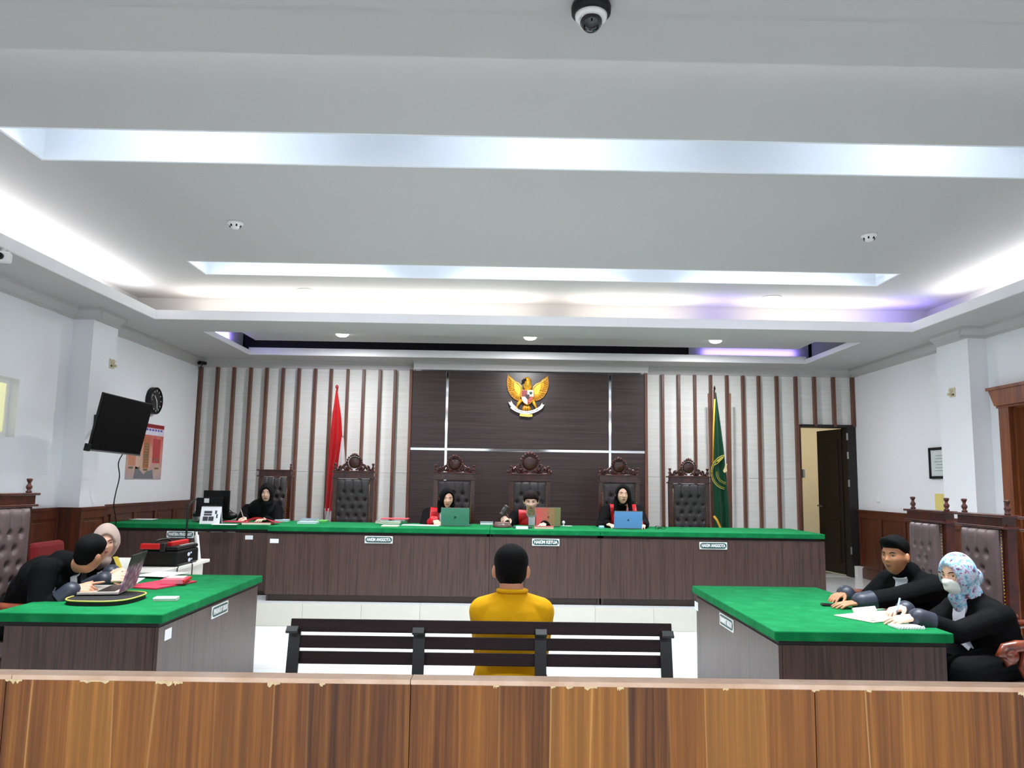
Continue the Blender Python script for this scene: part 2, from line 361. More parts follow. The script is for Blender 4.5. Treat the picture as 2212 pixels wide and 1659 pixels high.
# cornices
def crown(name, p0, p1, inward):
    p0, p1, inw = Vector(p0), Vector(p1), Vector(inward)
    prof = [(0, -0.115), (0.018, -0.115), (0.022, -0.085), (0.06, -0.045), (0.085, -0.03), (0.09, 0), (0, 0)]
    d = (p1-p0); L = d.length; d.normalize()
    return B().prism(prof, 0, L, (p0, inw, Vector((0, 0, 1)), d))
k = 0
for p0, p1, inw in [((XL, YF, ZC), (XL, 7.98, ZC), (1, 0, 0)), ((-4.22, 7.98, ZC), (-4.22, 8.49, ZC), (1, 0, 0)), ((XL, 8.49, ZC), (XL, YB, ZC), (1, 0, 0)), ((XL, 7.98, ZC), (-4.13, 7.98, ZC), (0, -1, 0)),
                    ((XR, YF, ZC), (XR, 8.17, ZC), (-1, 0, 0)), ((4.90, 8.17, ZC), (4.90, 8.77, ZC), (-1, 0, 0)), ((XR, 8.77, ZC), (XR, YB, ZC), (-1, 0, 0)), ((4.81, 8.17, ZC), (XR, 8.17, ZC), (0, -1, 0)),
                    ((XL, YB, ZC), (-1.31, YB, ZC), (0, -1, 0)), ((-1.31, 11.25, ZC), (2.07, 11.25, ZC), (0, -1, 0)), ((2.07, YB, ZC), (XR, YB, ZC), (0, -1, 0))]:
    k += 1; struct('trim_%d' % k, crown('c', p0, p1, inw), CEIL)
# ---- back wall cladding: slats and white panels
cl = empty_struct('trim_slats')
WHITEPANEL = wood('white_wood_panel', [S(214, 214, 209), S(222, 223, 219), S(228, 229, 226)], (1.0, 10, 40), 0.5, 0.4)
YS = YB-0.08
ls = [432.8, 469, 504.5, 540.7, 575.5, 611, 645.5, 681, 715.2, 751, 785.5, 820.5, 853.5]
LXS = [XL+0.02+0.236*i for i in range(14)]
LXS = [ony(p, 805, YS-.0).x for p in ls]
RXS = [ony(p, 818, YS).x for p in (1432, 1466.7, 1501.5, 1535.8, 1570.9, 1605.6, 1639.5, 1678.7, 1719.6, 1760, 1801.3, 1842.2)]
ztop = 3.085
# edges of the dark centre board
CX0, CX1 = ony(889, 808, 11.27).x, ony(1395, 815, 11.27).x
slat_me = B().box((0, 0, 0), (0.038, 0.085, ztop-ZP), None, 0.002).mesh('slat', SLATW)
slat_s = B().box((0, 0, 0), (0.038, 0.085, ztop-OZ), None, 0.002).mesh('slat', SLATW)
for x in LXS+RXS[:9]:
    o = link('slat', slat_me, cl); o.location = (x, YB-.0425, (ztop+ZP)/2)
for x in RXS[9:]:
    o = link('slat', slat_s, cl); o.location = (x, YB-.0425, (ztop+OZ)/2)
edge_x = [XL+.005]+LXS+[CX0-.02]
def panels(xs, z0):
    for a, b_ in zip(xs, xs[1:]):
        zj = 1.60 if z0 < 1 else None
        segs = [(z0, zj-.002), (zj+.002, ztop)] if zj else [(z0, ztop)]
        for s0, s1 in segs:
            if b_-a > 0.06: B().bb(a+.019, b_-.019, YB-.012, YB-.0005, s0, s1).build('panel', WHITEPANEL, cl)
panels(LXS+[CX0-.02], ZP); panels([CX1+.02]+RXS[:9], ZP); panels(RXS[8:], OZ+.03)
# dark centre board: six panels between steel strips
cb = empty_struct('trim_board')
sx = [CX0, ony(965, 900, 11.27).x, ony(1317.5, 900, 11.27).x, CX1]
zs = [ZP, ony(1106, 972.5, 11.25).z, ztop]
for i in range(3):
    for j in range(2):
        B().bb(sx[i]+.018, sx[i+1]-.018, 11.25, 11.40, zs[j]+.018, zs[j+1]-.018, 0.003).build('panel', DARKP, cb)
for i in (1, 2):
    B().bb(sx[i]-.0165, sx[i]+.0165, 11.257, 11.39, zs[0], zs[2]-.02).build('strip', CHROME, cb)
for i in range(3):
    B().bb(sx[i]+.0185, sx[i+1]-.0185, 11.257, 11.39, zs[1]-.0165, zs[1]+.0165).build('strip', CHROME, cb)
for x in (CX0, CX1):
    B().bb(x-.022, x+.018, 11.235, 11.40, ZP, ztop).build('edge_board', SLATW, cb)
# door at the back, right
dr = empty_struct('door_1')
FR = plain('black_brown_frame', S(20, 14, 13), 0.45)
B().bb(OX1-.03, XR-.005, YB-.06, YB+.14, ZP, OZ+.03).build('door_jamb', FR, dr)
B().bb(OX0+.0, OX1-.03, YB-.06, YB+.14, OZ-.01, OZ+.03).build('door_head', FR, dr)
B().bb(OX0-.03, OX0+.0, YB-.03, YB+.14, ZP, OZ+.03).build('door_jamb', SLATW, dr)
B().bb(OX0-.0, OX0+.03, YB-.06, YB-.03, 1.62, 1.74).build('door_strike', GREYM, dr)
leafrot = Matrix.Rotation(R(-80), 3, 'Z')
hx, hy = OX1-.04, YB+.13
L = 0.63
def dl(u, v, z): return Vector((hx, hy, z)) + leafrot @ Vector((-u, v, 0))
b = B().box(dl(L/2, .02, (ZP+OZ)/2), (L, .04, OZ-ZP-.03), leafrot)
leaf = b.build('door_leaf', DARKDOOR, dr)
b = B()
for z0, z1 in ((0.4, 1.0), (1.2, 2.2)):
    for u0, u1 in ((.09, .54),):
        b.box(dl((u0+u1)/2, -.004, (z0+z1)/2), (u1-u0, .012, z1-z0), leafrot, 0.003)
b.build('door_panel', DARKDOOR, leaf)
B().cyl(dl(.57, .0, 1.21), dl(.57, -.06, 1.21), .012).cyl(dl(.57, -.05, 1.21), dl(.45, -.055, 1.2), .009).build('door_handle', GREYM, leaf)
for z in (2.22, 1.95, 1.55, 0.6):
    B().cyl((hx+.01, hy-.19, z-.05), (hx+.01, hy-.19, z+.05), .014).build('hinge', GREYM, dr)
B().bb(OX1+.0, XR-.01, YB-.16, YB-.07, ZP, ZP+.16).build('jamb_foot', WHITEP, dr)
# right door with moulded casing
dr2 = empty_struct('door_2')
b = B().bb(XR-.05, XR+.0, DY1, DY1+.16, 0, DZ).bb(XR-.05, XR+.0, DY0-.16, DY0, 0, DZ)
b.build('door_casing', DOORW, dr2)
B().bb(XR-.0, XR+.2, DY1-.03, DY1, 0, DZ).bb(XR, XR+.2, DY0, DY0+.03, 0, DZ).bb(XR, XR+.2, DY0, DY1, DZ-.03, DZ).build('door_lining', DOORW, dr2)
B().prism([(DY0-.16, DZ), (DY1+.16, DZ), (DY1+.26, DZ+.19), (DY0-.26, DZ+.19)], -.09, 0.0, (Vector((XR, 0, 0)), Vector((0, 1, 0)), Vector((0, 0, 1)), Vector((1, 0, 0)))).build('door_header', DOORW, dr2)
B().bb(XR-.105, XR-.088, DY0-.27, DY1+.27, DZ+.165, DZ+.195).bb(XR-.06, XR, DY0-.18, DY1+.18, DZ-.02, DZ+.01).build('header_moulding', DOORW, dr2)
B().bb(XR+.10, XR+.14, DY0+.03, DY1-.04, 0.01, DZ-.03).build('door_leaf', plain('near_black_door', S(12, 8, 8), 0.45), dr2)
# window in the left wall
wn = empty_struct('window_1')
WX_ = XL-.075
for a in ((5.9, 7.18, 1.83, 1.875), (5.9, 7.18, 2.315, 2.36), (5.9, 5.945, 1.875, 2.315), (7.135, 7.18, 1.875, 2.315), (6.50, 6.545, 1.875, 2.315)): B().bb(WX_-.03, WX_, *a).build('frame_bar', WHITEP, wn)
gl = plain('curtained_glass', S(226, 224, 180), 0.2, emit=(S(232, 230, 178), 0.42))
B().bb(WX_-.02, WX_-.012, 5.946, 6.499, 1.876, 2.314).build('pane', gl, wn)
B().bb(WX_-.02, WX_-.012, 6.546, 7.134, 1.876, 2.314).build('pane', gl, wn)
# wainscot
def wainscot(name, axis_x, y0, y1, sgn, zb, zt=1.18, t=0.03):
    w_ = empty_struct(name)
    x0, x1 = axis_x, axis_x+sgn*t
    B().bb(x0, x0+sgn*.014, y0, y1, zb, zt-.02).build('backing_board', WAINS, w_)
    B().bb(x0, x0+sgn*(t+.012), y0, y1, zt-.028, zt).build('cap_rail', WAINS, w_)
    B().bb(x0, x1, y0, y1, zt-.11, zt-.028, 0.002).build('top_rail', WAINS, w_)
    B().bb(x0, x1, y0, y1, zb, zb+.14, 0.002).build('bottom_rail', WAINS, w_)
    n = max(1, round((y1-y0)/0.62)); s = (y1-y0)/n
    for i in range(n+1):
        yc = y0+s*i
        B().bb(x0, x1, max(y0, yc-.045), min(y1, yc+.045), zb+.14, zt-.11, 0.002).build('stile', WAINS, w_)
    for i in range(n):
        B().bb(x0, x0+sgn*.022, y0+s*i+.075, y0+s*(i+1)-.075, zb+.17, zt-.14, 0.006).build('panel', WAINS, w_)
wainscot('trim_20', XL, 3.0, 7.98, 1, 0.0)
wainscot('trim_21', -4.22, 7.98, 8.49, 1, 0.0)
wainscot('trim_22', XL, 8.49, YB-.1, 1, ZP)
B().bb(XL, -4.18, 7.95, 7.98, 0, 1.18).build('trim_23', WAINS)['kind'] = 'structure'
wainscot('trim_24', XR, 8.77, YB-.1, -1, ZP)
wainscot('trim_25', 4.90, 8.17, 8.77, -1, 0.0)
wainscot('trim_26', XR, 2.5, DY0-.16, -1, 0.0)
B().bb(4.87, XR, 8.14, 8.17, 0, 1.18).build('trim_27', WAINS)['kind'] = 'structure'
# ---------------------------------------------------------------- desks
def sign(txt, org, U, V, W, wd, hg, label, size, bold=0.0):
    # plate centred at org; U = reading direction, V = up, W = out of the panel
    U, V, W = Vector(U), Vector(V), Vector(W); org = Vector(org)
    t = thing('desk_sign', label, 'sign', org)
    def rr(w_, h_, r, n=5):
        pts = []
        for cx_, cy_, a0 in ((w_/2-r, h_/2-r, 0), (-w_/2+r, h_/2-r, 90), (-w_/2+r, -h_/2+r, 180), (w_/2-r, -h_/2+r, 270)):
            for k in range(n+1):
                a = R(a0+90*k/n); pts.append((cx_+r*math.cos(a), cy_+r*math.sin(a)))
        return pts
    fr = (org, U, V, W)
    B().prism(rr(wd, hg, .004), 0, .006, fr).build('plate', WHITEP, t)
    B().prism(rr(wd*.95, hg*.78, hg*.36), .006, .0075, fr).build('field', GREENSIGN, t)
    me = text_mesh(txt, size, .0008, bold)
    bm_ = B(); bm_.bm.from_mesh(me)
    xs_ = [v.co.x for v in bm_.bm.verts]; wt = max(xs_)-min(xs_); k_ = min(1.0, wd*.86/wt)
    for v in bm_.bm.verts:
        c_ = v.co.copy(); v.co = org + U*(c_.x*k_) + V*c_.y + W*(.009+c_.z)
    bm_.build('lettering', WHITEP, t)
    return t
def desk(label, x0, x1, y0, y1, zb, zt, front='y', over=0.02, closed=True, hollow=None):
    t = thing('court_desk', label, 'desk', ((x0+x1)/2, (y0+y1)/2, zb))
    B().bb(x0, x1, y0, y1, zt-.05, zt, 0.006).build('felt_top', FELT, t)
    B().bb(x0+.03, x1-.03, y0+.03, y1-.03, zt-.08, zt-.05).build('top_recess', BLACKGAP, t)  # shade of the gap under the top, put in as black
    return t
JY0, JY1, JZ = 8.42, 9.45, 0.997
jx = [ony(577, 1160, 8.42).x, ony(1057.8, 1160, 8.42).x, ony(1297.6, 1160, 8.42).x, ony(1783, 1170, 8.42).x]
for i, lab in enumerate(('judges desk at left with brown panel front and green felt top', 'narrow middle section of the judges desk with the chief judge sign', 'right section of the judges desk ending beside the open door')):
    x0, x1 = jx[i]+.0008, jx[i+1]-.0008
    t = desk(lab, x0, x1, JY0, JY1, ZP, JZ)
    g = .0005
    B().bb(x0+g, x1-g, JY0+.015, JY0+.035, ZP+.07, JZ-.075, 0.002).build('front_panel', DESK, t)
    B().bb(x0+.01, x1-.01, JY0+.05, JY0+.07, ZP, ZP+.07).build('plinth', PLINTH, t)
    for xx in (x0+.02, x1-.02):
        B().bb(xx-.012, xx+.012, JY0+.036, JY1-.05, ZP+.0, JZ-.08).build('side_panel', DESK, t)
    if i == 0:
        for px_, dx in ((592, 0),): 
            p = ony(592.5, 1168.5, JY0+.012)
            B().bb(p.x-.045, p.x+.045, JY0+.011, JY0+.0145, p.z-.022, p.z+.022).build('sticker', PAPER, t)
def sgn_on_judge(px_, py_, txt, lab, wpx, hpx):
    p = ony(px_, py_, JY0+.008)
    sign(txt, (p.x, JY0+.0145, p.z), (1, 0, 0), (0, 0, 1), (0, -1, 0), wpx*8.43/1700, hpx*8.43/1700, lab, .046, .0022)
sgn_on_judge(818, 1166, 'HAKIM ANGGOTA', 'green HAKIM ANGGOTA sign on the left section of the judges desk', 59, 15)
sgn_on_judge(1179, 1171.5, 'HAKIM KETUA', 'green HAKIM KETUA sign on the middle of the judges desk', 58, 15)
sgn_on_judge(1541, 1179, 'HAKIM ANGGOTA', 'green HAKIM ANGGOTA sign on the right section of the judges desk', 59, 15)
# small folded bits of paper under the green top
for px_, py_ in ((669, 1157), (777, 1158), (939, 1161)):
    pass
# clerk desk
CY0, CY1, CZ = 8.80, 9.80, 0.985
cx0, cx1 = -4.37, -2.47
t = desk('clerk desk against the left wall with green felt top', cx0, cx1, CY0, CY1, ZP, CZ)
B().bb(cx0+.02, cx1-.02, CY0+.02, CY0+.04, ZP+.05, CZ-.085).build('front_panel', DESK, t)
B().bb(cx0+.03, cx1-.03, CY0+.06, CY0+.08, ZP, ZP+.05).build('plinth', PLINTH, t)
for xx in (cx0+.04, cx1-.04): B().bb(xx-.012, xx+.012, CY0+.041, CY1-.05, ZP, CZ-.08).build('side_panel', DESK, t)
p = ony(538, 1161, CY0+.018); B().bb(p.x-.042, p.x+.042, CY0+.017, CY0+.0195, p.z-.022, p.z+.022).build('sticker', PAPER, t)
p = ony(389, 1154.5, CY0+.01)
sign('PANITERA PENGGANTI', (p.x, CY0+.0195, p.z), (1, 0, 0), (0, 0, 1), (0, -1, 0), 57*8.8/1700, 14*8.8/1700, 'green PANITERA PENGGANTI sign on the clerk desk', .046, .0022)
# side tables
LX0, LX1, LY0, LY1, TZ = -2.78, -1.85, 4.45, 6.26, 0.75
t = desk('left counsel table with bright green felt top', LX0, LX1, LY0, LY1, 0, TZ)
B().bb(LX1-.045, LX1-.025, LY0+.025, LY1-.03, .0, TZ-.075, .002).build('front_panel', DESK, t)
B().bb(LX0+.06, LX1-.047, LY0+.025, LY0+.045, .0, TZ-.075, .002).build('side_panel', DESK, t)
B().bb(LX0+.06, LX1-.047, LY1-.05, LY1-.03, .0, TZ-.075, .002).build('side_panel', DESK, t)
q = onx(362, 1370, LX1-.024); B().bb(LX1-.0245, LX1-.022, q.y-.04, q.y+.05, q.z-.03, q.z+.03).build('sticker', PAPER, t)
q = onx(475.5, 1316.5, LX1-.02)
sign('PENUNTUT UMUM', (LX1-.0245, q.y, q.z), (0, 1, 0), (0, 0, 1), (1, 0, 0), .30, .078, 'green PENUNTUT UMUM sign on the left counsel table', .046, .0022)
RX0_, RX1_, RY0_, RY1_ = 1.425, 2.36, 4.20, 6.01
t = desk('right counsel table with bright green felt top', RX0_, RX1_, RY0_, RY1_, 0, TZ)
B().bb(RX0_+.025, RX0_+.045, RY0_+.025, RY1_-.03, .0, TZ-.075, .002).build('front_panel', DESK, t)
B().bb(RX0_+.047, RX1_-.03, RY0_+.025, RY0_+.045, .0, TZ-.075, .002).build('side_panel', DESK, t)
B().bb(RX0_+.047, RX1_-.03, RY1_-.05, RY1_-.03, .0, TZ-.075, .002).build('side_panel', DESK, t)
q = onx(1504.5, 1309, RX0_+.024); B().bb(RX0_+.022, RX0_+.0245, q.y-.05, q.y+.05, q.z-.03, q.z+.03).build('sticker', PAPER, t)
q = onx(1569, 1344, RX0_+.02)
sign('PENASIHAT HUKUM', (RX0_+.0245, q.y, q.z), (0, -1, 0), (0, 0, 1), (-1, 0, 0), .31, .078, 'green PENASIHAT HUKUM sign on the right counsel table', .046, .0022)
# white side table with the tool case
WX0, WX1, WY0, WY1 = -3.62, -2.70, 6.36, 7.46
t = thing('side_table', 'white side table behind the left counsel table carrying the black case', 'table', ((WX0+WX1)/2, (WY0+WY1)/2, 0))
WT = plain('white_laminate', S(226, 222, 212), 0.45, var=0.02)
B().bb(WX0, WX1, WY0, WY1, .722, .75, .004).build('tabletop', WT, t)
B().bb(WX0+.05, WX1-.05, WY0+.03, WY1-.03, .56, .722).build('apron', WT, t)
for xx in (WX0+.08, WX1-.08):
    for yy in (WY0+.06, WY1-.06): B().bb(xx-.03, xx+.03, yy-.03, yy+.03, 0, .56).build('leg', WT, t)
B().bb(WX1-.075, WX1-.05, WY0+.1, WY1-.1, .02, .56).build('side_panel', WT, t)
# ---------------------------------------------------------------- barrier in front
BZ, BF, BK = 0.9, 2.43, 2.495
t = thing('gallery_barrier', 'long varnished wood barrier with chipped top edge in front', 'barrier', (0, 2.46, 0))
bx = [-2.6, ony(11, 1500, BF).x, ony(885, 1560, BF).x, ony(1762, 1560, BF).x, 2.9]
for a, b_ in zip(bx, bx[1:]):
    B().bb(a+.0012, b_-.0012, BF, BF+.018, 0, BZ-.002, .001).build('front_panel', STAVE, t)
    B().bb(a+.0012, b_-.0012, BK-.018, BK, 0, BZ-.002, .001).build('rear_panel', STAVE, t)
TOPW = wood('barrier_top_wood', [S(206, 164, 136), S(226, 190, 164), S(238, 210, 188)], (5, 5, 5), 0.55, 0.3)
tx = [-2.6, ony(27, 1445, BF).x, ony(887, 1457, BF).x, 2.9]
for a, b_ in zip(tx, tx[1:]):
    B().bb(a+.001, b_-.001, BF-.001, BK+.001, BZ-.002, BZ+.012, .0015).build('top_rail', TOPW, t)
CHIP = plain('raw_chipboard', S(226, 200, 156), 0.85, var=0.15, vscale=60)
for px_, wpx, hpx in ((30, 34, 10), (205, 60, 6), (355, 34, 9), (385, 20, 8), (592, 26, 9), (697, 12, 6), (1072, 12, 7), (1195, 10, 4), (1230, 14, 5), (1276, 26, 9), (1340, 14, 7), (1567, 12, 4), (1761, 16, 5), (1876, 10, 4), (2205, 16, 10)):
    p = ony(px_, 1470, BF); s_ = BF/1700; n_ = 9
    low = [BZ-.0035-hpx*s_*random.uniform(.05, .5) for _ in range(n_)]
    for _ in range(2):
        c0_ = random.randrange(1, n_-1); low[c0_] = BZ-.003-hpx*s_*random.uniform(.7, 1)
    poly = [(p.x-wpx*s_/2+wpx*s_*i/(n_-1)*random.uniform(.97, 1.03), BZ-.0005) for i in range(n_)]; poly.sort()
    poly += [(p.x+wpx*s_/2-wpx*s_*i/(n_-1), low[i]) for i in range(n_)]
    B().prism(poly, BF-.0025, BF+.002).build('edge_chip', CHIP, t)
# ---------------------------------------------------------------- bench
byb = 3.62
pL, pR = ony(626, 1375, byb), ony(1452, 1375, byb)
t = thing('park_bench', 'dark slatted bench with black metal frame behind the barrier', 'bench', ((pL.x+pR.x)/2, byb, 0))
tilt = Matrix.Rotation(R(-10), 3, 'X')
for py0, py1 in ((1343, 1371), (1380, 1407), (1415.5, 1443)):
    z0, z1 = ony(1040, py1, byb).z, ony(1040, py0, byb).z
    yo = (0.78-(z0+z1)/2)*.17
    B().box(((pL.x+pR.x)/2, byb+.03+yo, (z0+z1)/2), (pR.x-pL.x, .026, z1-z0), tilt, .004).build('back_slat', BENCHW, t)
for i in range(5):
    B().box(((pL.x+pR.x)/2, byb+.22+.082*i, .425-.004*i), (pR.x-pL.x, .068, .026), None, .004).build('seat_slat', BENCHW, t)
sup = [ony(p_, 1400, byb).x for p_ in (633, 904, 1168, 1440)]
for x in sup:
    b = B()
    b.box((x, byb-.004, .655), (.052, .012, .36), tilt)
    b.box((x, byb-.030, .838), (.052, .034, .012), Matrix.Rotation(R(38), 3, 'X'), .002)
    b.tube([(x, byb+.03, .50), (x, byb+.06, .42), (x, byb+.12, .395), (x, byb+.6, .395)], .018, 8)
    b.build('support_bracket', BLACK, t)
for x in (sup[0], sup[-1]):
    B().tube([(x, byb+.1, .40), (x, byb+.0, .02), (x, byb-.02, .012)], .018).build('leg', BLACK, t); B().tube([(x, byb+.55, .40), (x, byb+.58, .012)], .018).build('leg', BLACK, t)
# ---------------------------------------------------------------- carved high-back chairs (local frame, facing -Y, origin on floor)
def scroll(b, cx_, cz_, r0, turns, y0, y1, dirn=1, start=0.0, th=.008, n=20):
    pts = []
    for k in range(n+1):
        a = start + dirn*2*math.pi*turns*k/n; r_ = r0*(1-.75*k/n)
        pts.append((cx_+r_*math.cos(a), (y0+y1)/2, cz_+r_*math.sin(a)))
    b.tube(pts, [th*(1-.4*k/n) for k in range(n+1)], 6)
    b.ell(pts[-1], (th*1.3, th*1.2, th*1.3), None, 8, 6)
FIN = [(.0, 0), (.020, 0), (.020, .012), (.011, .018), (.020, .034), (.022, .045), (.012, .060), (.010, .068), (.019, .086), (.021, .096), (.014, .100), (.0, .101)]
def high_chair(t, wd=.56, hz=1.37, crest=.235, leather=None, finial=1.0, capw=.0, wood_=None, tufts=((3, 4, 3, 4, 3)), seat_d=.5):
    wood_ = wood_ or CHAIRW; leather = leather or LEATH
    yb = .25; ph = .045
    hw = wd/2-.03
    for sx in (-1, 1):
        x = sx*(hw-.02)
        b = B().prism([(yb-.02, .0), (yb+.04, 0), (yb+.02, .45), (yb+.04, hz-.06), (yb-.02, hz-.06), (yb-.04, .45)], x-.028, x+.028, (Vector((0, 0, 0)), Vector((0, 1, 0)), Vector((0, 0, 1)), Vector((1, 0, 0))))
        b.build('back_post', wood_, t, False)
    # cap: two mouldings with a fascia
    b = B().bb(-wd/2, wd/2, yb-.06, yb+.06, hz-.016, hz, .004).bb(-hw, hw, yb-.045, yb+.045, hz-.075, hz-.016).bb(-wd/2+.005, wd/2-.005, yb-.055, yb+.055, hz-.09, hz-.075, .003)
    b.build('cap_rail', wood_, t, False)
    for sx in (-1, 1):
        B().lathe([(r_*finial, z_*finial) for r_, z_ in FIN], (sx*(hw-.012), yb, hz), 12).build('finial', wood_, t, False, True)
    # upholstered back with tufting
    uw, z0, z1 = hw-.045, .50, hz-.095
    tl = []
    rows = len(tufts); zt_ = z1-.16
    for r_ in range(rows):
        n_ = tufts[r_]
        for k in range(n_): tl.append(((k-(n_-1)/2)*.098*(uw/.19), zt_-r_*.098))
    tl = np.array(tl)
    def surf(u, v):
        x = (u*2-1)*uw; z = z0+(z1-z0)*v
        e = 1-abs(u*2-1)**6; e2 = 1-abs(v*2-1)**14
        d = (tl[:, 0]-x)**2+(tl[:, 1]-z)**2
        dep = .032*max(0, e)**.5*max(0, e2)**.5 + .014
        dep -= .034*np.exp(-d/(2*.013**2)).max()
        if len(tl):
            # vertical pleats above the top row of buttons and diagonal folds
            top = tl[tl[:, 1] > zt_-.001]
            if z > zt_: dep -= .010*np.exp(-((top[:, 0]-x)/.006)**2).max()
        return Vector((x, yb-.03-dep, z))
    b = B().grid(surf, 44, 56)
    b.bb(-uw, uw, yb-.032, yb+.03, z0, z1)
    b.build('back_cushion', leather, t, False, True)
    b = B()
    for x, z in tl: b.ell((x, yb-.030-.014, z), (.011, .007, .011), None, 8, 6)
    b.build('buttons', BUTTON, t, False, True)['kind'] = 'stuff'
    b = B()
    for sx in (-1, 1):
        for k in range(34): b.ell((sx*(uw+.006), yb-.034, z0+.01+(z1-z0-.02)*k/33), (.005, .004, .005), None, 6, 4)
    b.build('stud_row', GOLD, t, False, True)['kind'] = 'stuff'
    # seat, rails, legs, arms
    B().box((0, -.02, .42), (wd-.06, seat_d, .09), None, .02).build('seat_cushion', leather, t, False)
    B().bb(-wd/2+.01, wd/2-.01, -.28, .22, .30, .375, .006).build('seat_frame', wood_, t, False)
    for sx in (-1, 1):
        x = sx*(wd/2-.045)
        B().lathe([(.028, 0), (.032, .03), (.018, .06), (.030, .14), (.022, .22), (.034, .28), (.034, .31)], (x, -.24, 0), 10).build('leg', wood_, t, False, True)
        xa = sx*(wd/2+.005)
        pts = [(xa, .24, .70), (xa, .10, .685), (xa, -.08, .675), (xa, -.22, .672), (xa, -.285, .655), (xa, -.305, .62), (xa, -.285, .59), (xa, -.25, .60), (xa, -.25, .625)]
        b = B().tube(pts, [.024, .027, .029, .032, .034, .034, .030, .024, .018], 10)
        b.cyl((xa-.036*sx*0-.036, -.268, .625), (xa+.036, -.268, .625), .033, None, 12)
        b.build('armrest', ARMW, t, False, True)
        B().tube([(xa, -.17, .66), (xa, -.20, .56), (xa, -.15, .46), (xa, -.2, .37), (xa, -.22, .32)], [.026, .022, .024, .026, .028], 8).build('arm_post', ARMW, t, False, True)
    if crest:
        k = crest/.235
        b = B()
        cz = hz+.115*k; r1 = .078*k
        b.lathe([(0, -.020), (r1*.8, -.020), (r1, -.008), (r1*.8, .004), (0, .010)], (0, yb, cz), 20, Matrix.Rotation(R(90), 3, 'X'))
        b.build('crest_medallion', wood_, t, False, True)
        b = B()
        for a in range(0, 360, 20):
            if 250 <= a <= 290: continue
            b.ell((math.cos(R(a))*(r1+.016*k), yb, cz+math.sin(R(a))*(r1+.016*k)), (.016*k, .014, .016*k), None, 8, 6)
        for sx in (-1, 1):
            d_ = 1 if sx > 0 else -1
            st = math.pi if sx > 0 else 0
            scroll(b, sx*.100*k, hz+.055*k, .048*k, 1.2, yb-.01, yb+.01, d_, st, .016*k)
            scroll(b, sx*.170*k, hz+.038*k, .036*k, 1.2, yb-.01, yb+.01, -d_, st, .014*k)
            scroll(b, sx*.218*k, hz+.022*k, .020*k, 1.0, yb-.01, yb+.01, d_, st, .012*k)
            b.tube([(sx*.02*k, yb, hz+.02), (sx*.06*k, yb, hz+.035*k), (sx*.10*k, yb, hz+.11*k), (sx*.12*k, yb, hz+.09*k)], [.012*k, .012*k, .012*k, .008*k], 6)
            b.tube([(sx*.09*k, yb, hz+.10*k), (sx*.13*k, yb, hz+.085*k), (sx*.165*k, yb, hz+.06*k), (sx*.18*k, yb, hz+.045*k)], [.011*k, .011*k, .009*k, .006*k], 6)
        b.bb(-.2*k, .2*k, yb-.012, yb+.012, hz, hz+.010)
        for sx in (-.4, 0, .4): b.ell((sx*.06*k, yb, cz+r1+.026*k-abs(sx)*.02), (.015*k, .012, .02*k), None, 8, 6)
        b.build('crest_carving', wood_, t, False, True)
    return t
cyc = 10.0
def chair_at(px_, cap_y, lab, crest=.235, grp='carved judges chairs'):
    x = ony(px_, cap_y, cyc).x
    return (x, cyc-.25, ZP)
jl = ['empty carved chair beside the red and white flag', 'carved chair behind the judge with the green laptop', 'carved chair with the tallest crest in the middle of the judges', 'carved chair behind the judge with the blue laptop', 'empty carved chair beside the green flag']
c0 = thing('carved_chair', jl[0], 'chair', chair_at(765, 1018, ''), 0, 'carved judges chairs'); high_chair(c0, crest=.23)
for p_, l_ in ((982, jl[1]), (1337, jl[3]), (1487.5, jl[4])):
    dup(c0, chair_at(p_, 1022, ''), 0, l_, 'carved judges chairs')
cm = thing('carved_chair', jl[2], 'chair', chair_at(1144.5, 1022, ''), 0, 'carved judges chairs'); high_chair(cm, crest=.285)
ck = thing('carved_chair', 'dark carved chair behind the clerk in the black hijab', 'chair', (ony(596, 1017, 10.35).x, 10.10, ZP), 0); high_chair(ck, wd=.47, hz=1.38, crest=0, finial=.75)
cr = thing('carved_chair', 'brown leather carved chair behind the man at the right table', 'chair', (3.0, 5.33, 0), R(-90), 'leather chairs at the right table')
high_chair(cr, wd=.56, hz=1.335, crest=0, leather=LEATH2, finial=.95, tufts=(3, 2, 3, 2, 3))
dup(cr, (3.0, 6.03, 0), R(-90), 'empty brown leather carved chair farthest back at the right table', 'leather chairs at the right table')
dup(cr, (2.97, 4.58, 0), R(-90), 'carved armchair under the woman in the floral hijab', 'leather chairs at the right table')
dup(cr, (-3.02, 5.21, 0), R(84), 'brown leather carved chair behind the man at the left table', None, (1, 1, 1.03))
# red chair behind the left pair
t = thing('red_chair', 'red padded chair behind the pair at the left table', 'chair', (-3.14, 5.98, 0), R(90))
RED = plain('red_fabric', S(126, 4, 10), 0.8)
B().box((0, .22, .80), (.40, .07, .42), Matrix.Rotation(R(-6), 3, 'X'), .034).build('backrest', RED, t, False)
B().box((0, -.02, .44), (.44, .44, .07), None, .02).build('seat', RED, t, False)
for sx in (-1, 1):
    B().tube([(sx*.18, .20, 0), (sx*.18, .21, .45), (sx*.17, .25, .98)], .012).build('leg', BLACK, t, False)
    B().tube([(sx*.18, -.20, 0), (sx*.18, -.19, .42)], .012).build('leg', BLACK, t, False)
# ---------------------------------------------------------------- wall things
def rotmat(right, up):
    r_, u_ = Vector(right).normalized(), Vector(up).normalized(); n_ = r_.cross(u_)
    return Matrix((r_, u_, n_)).transposed()          # columns: right, up, normal
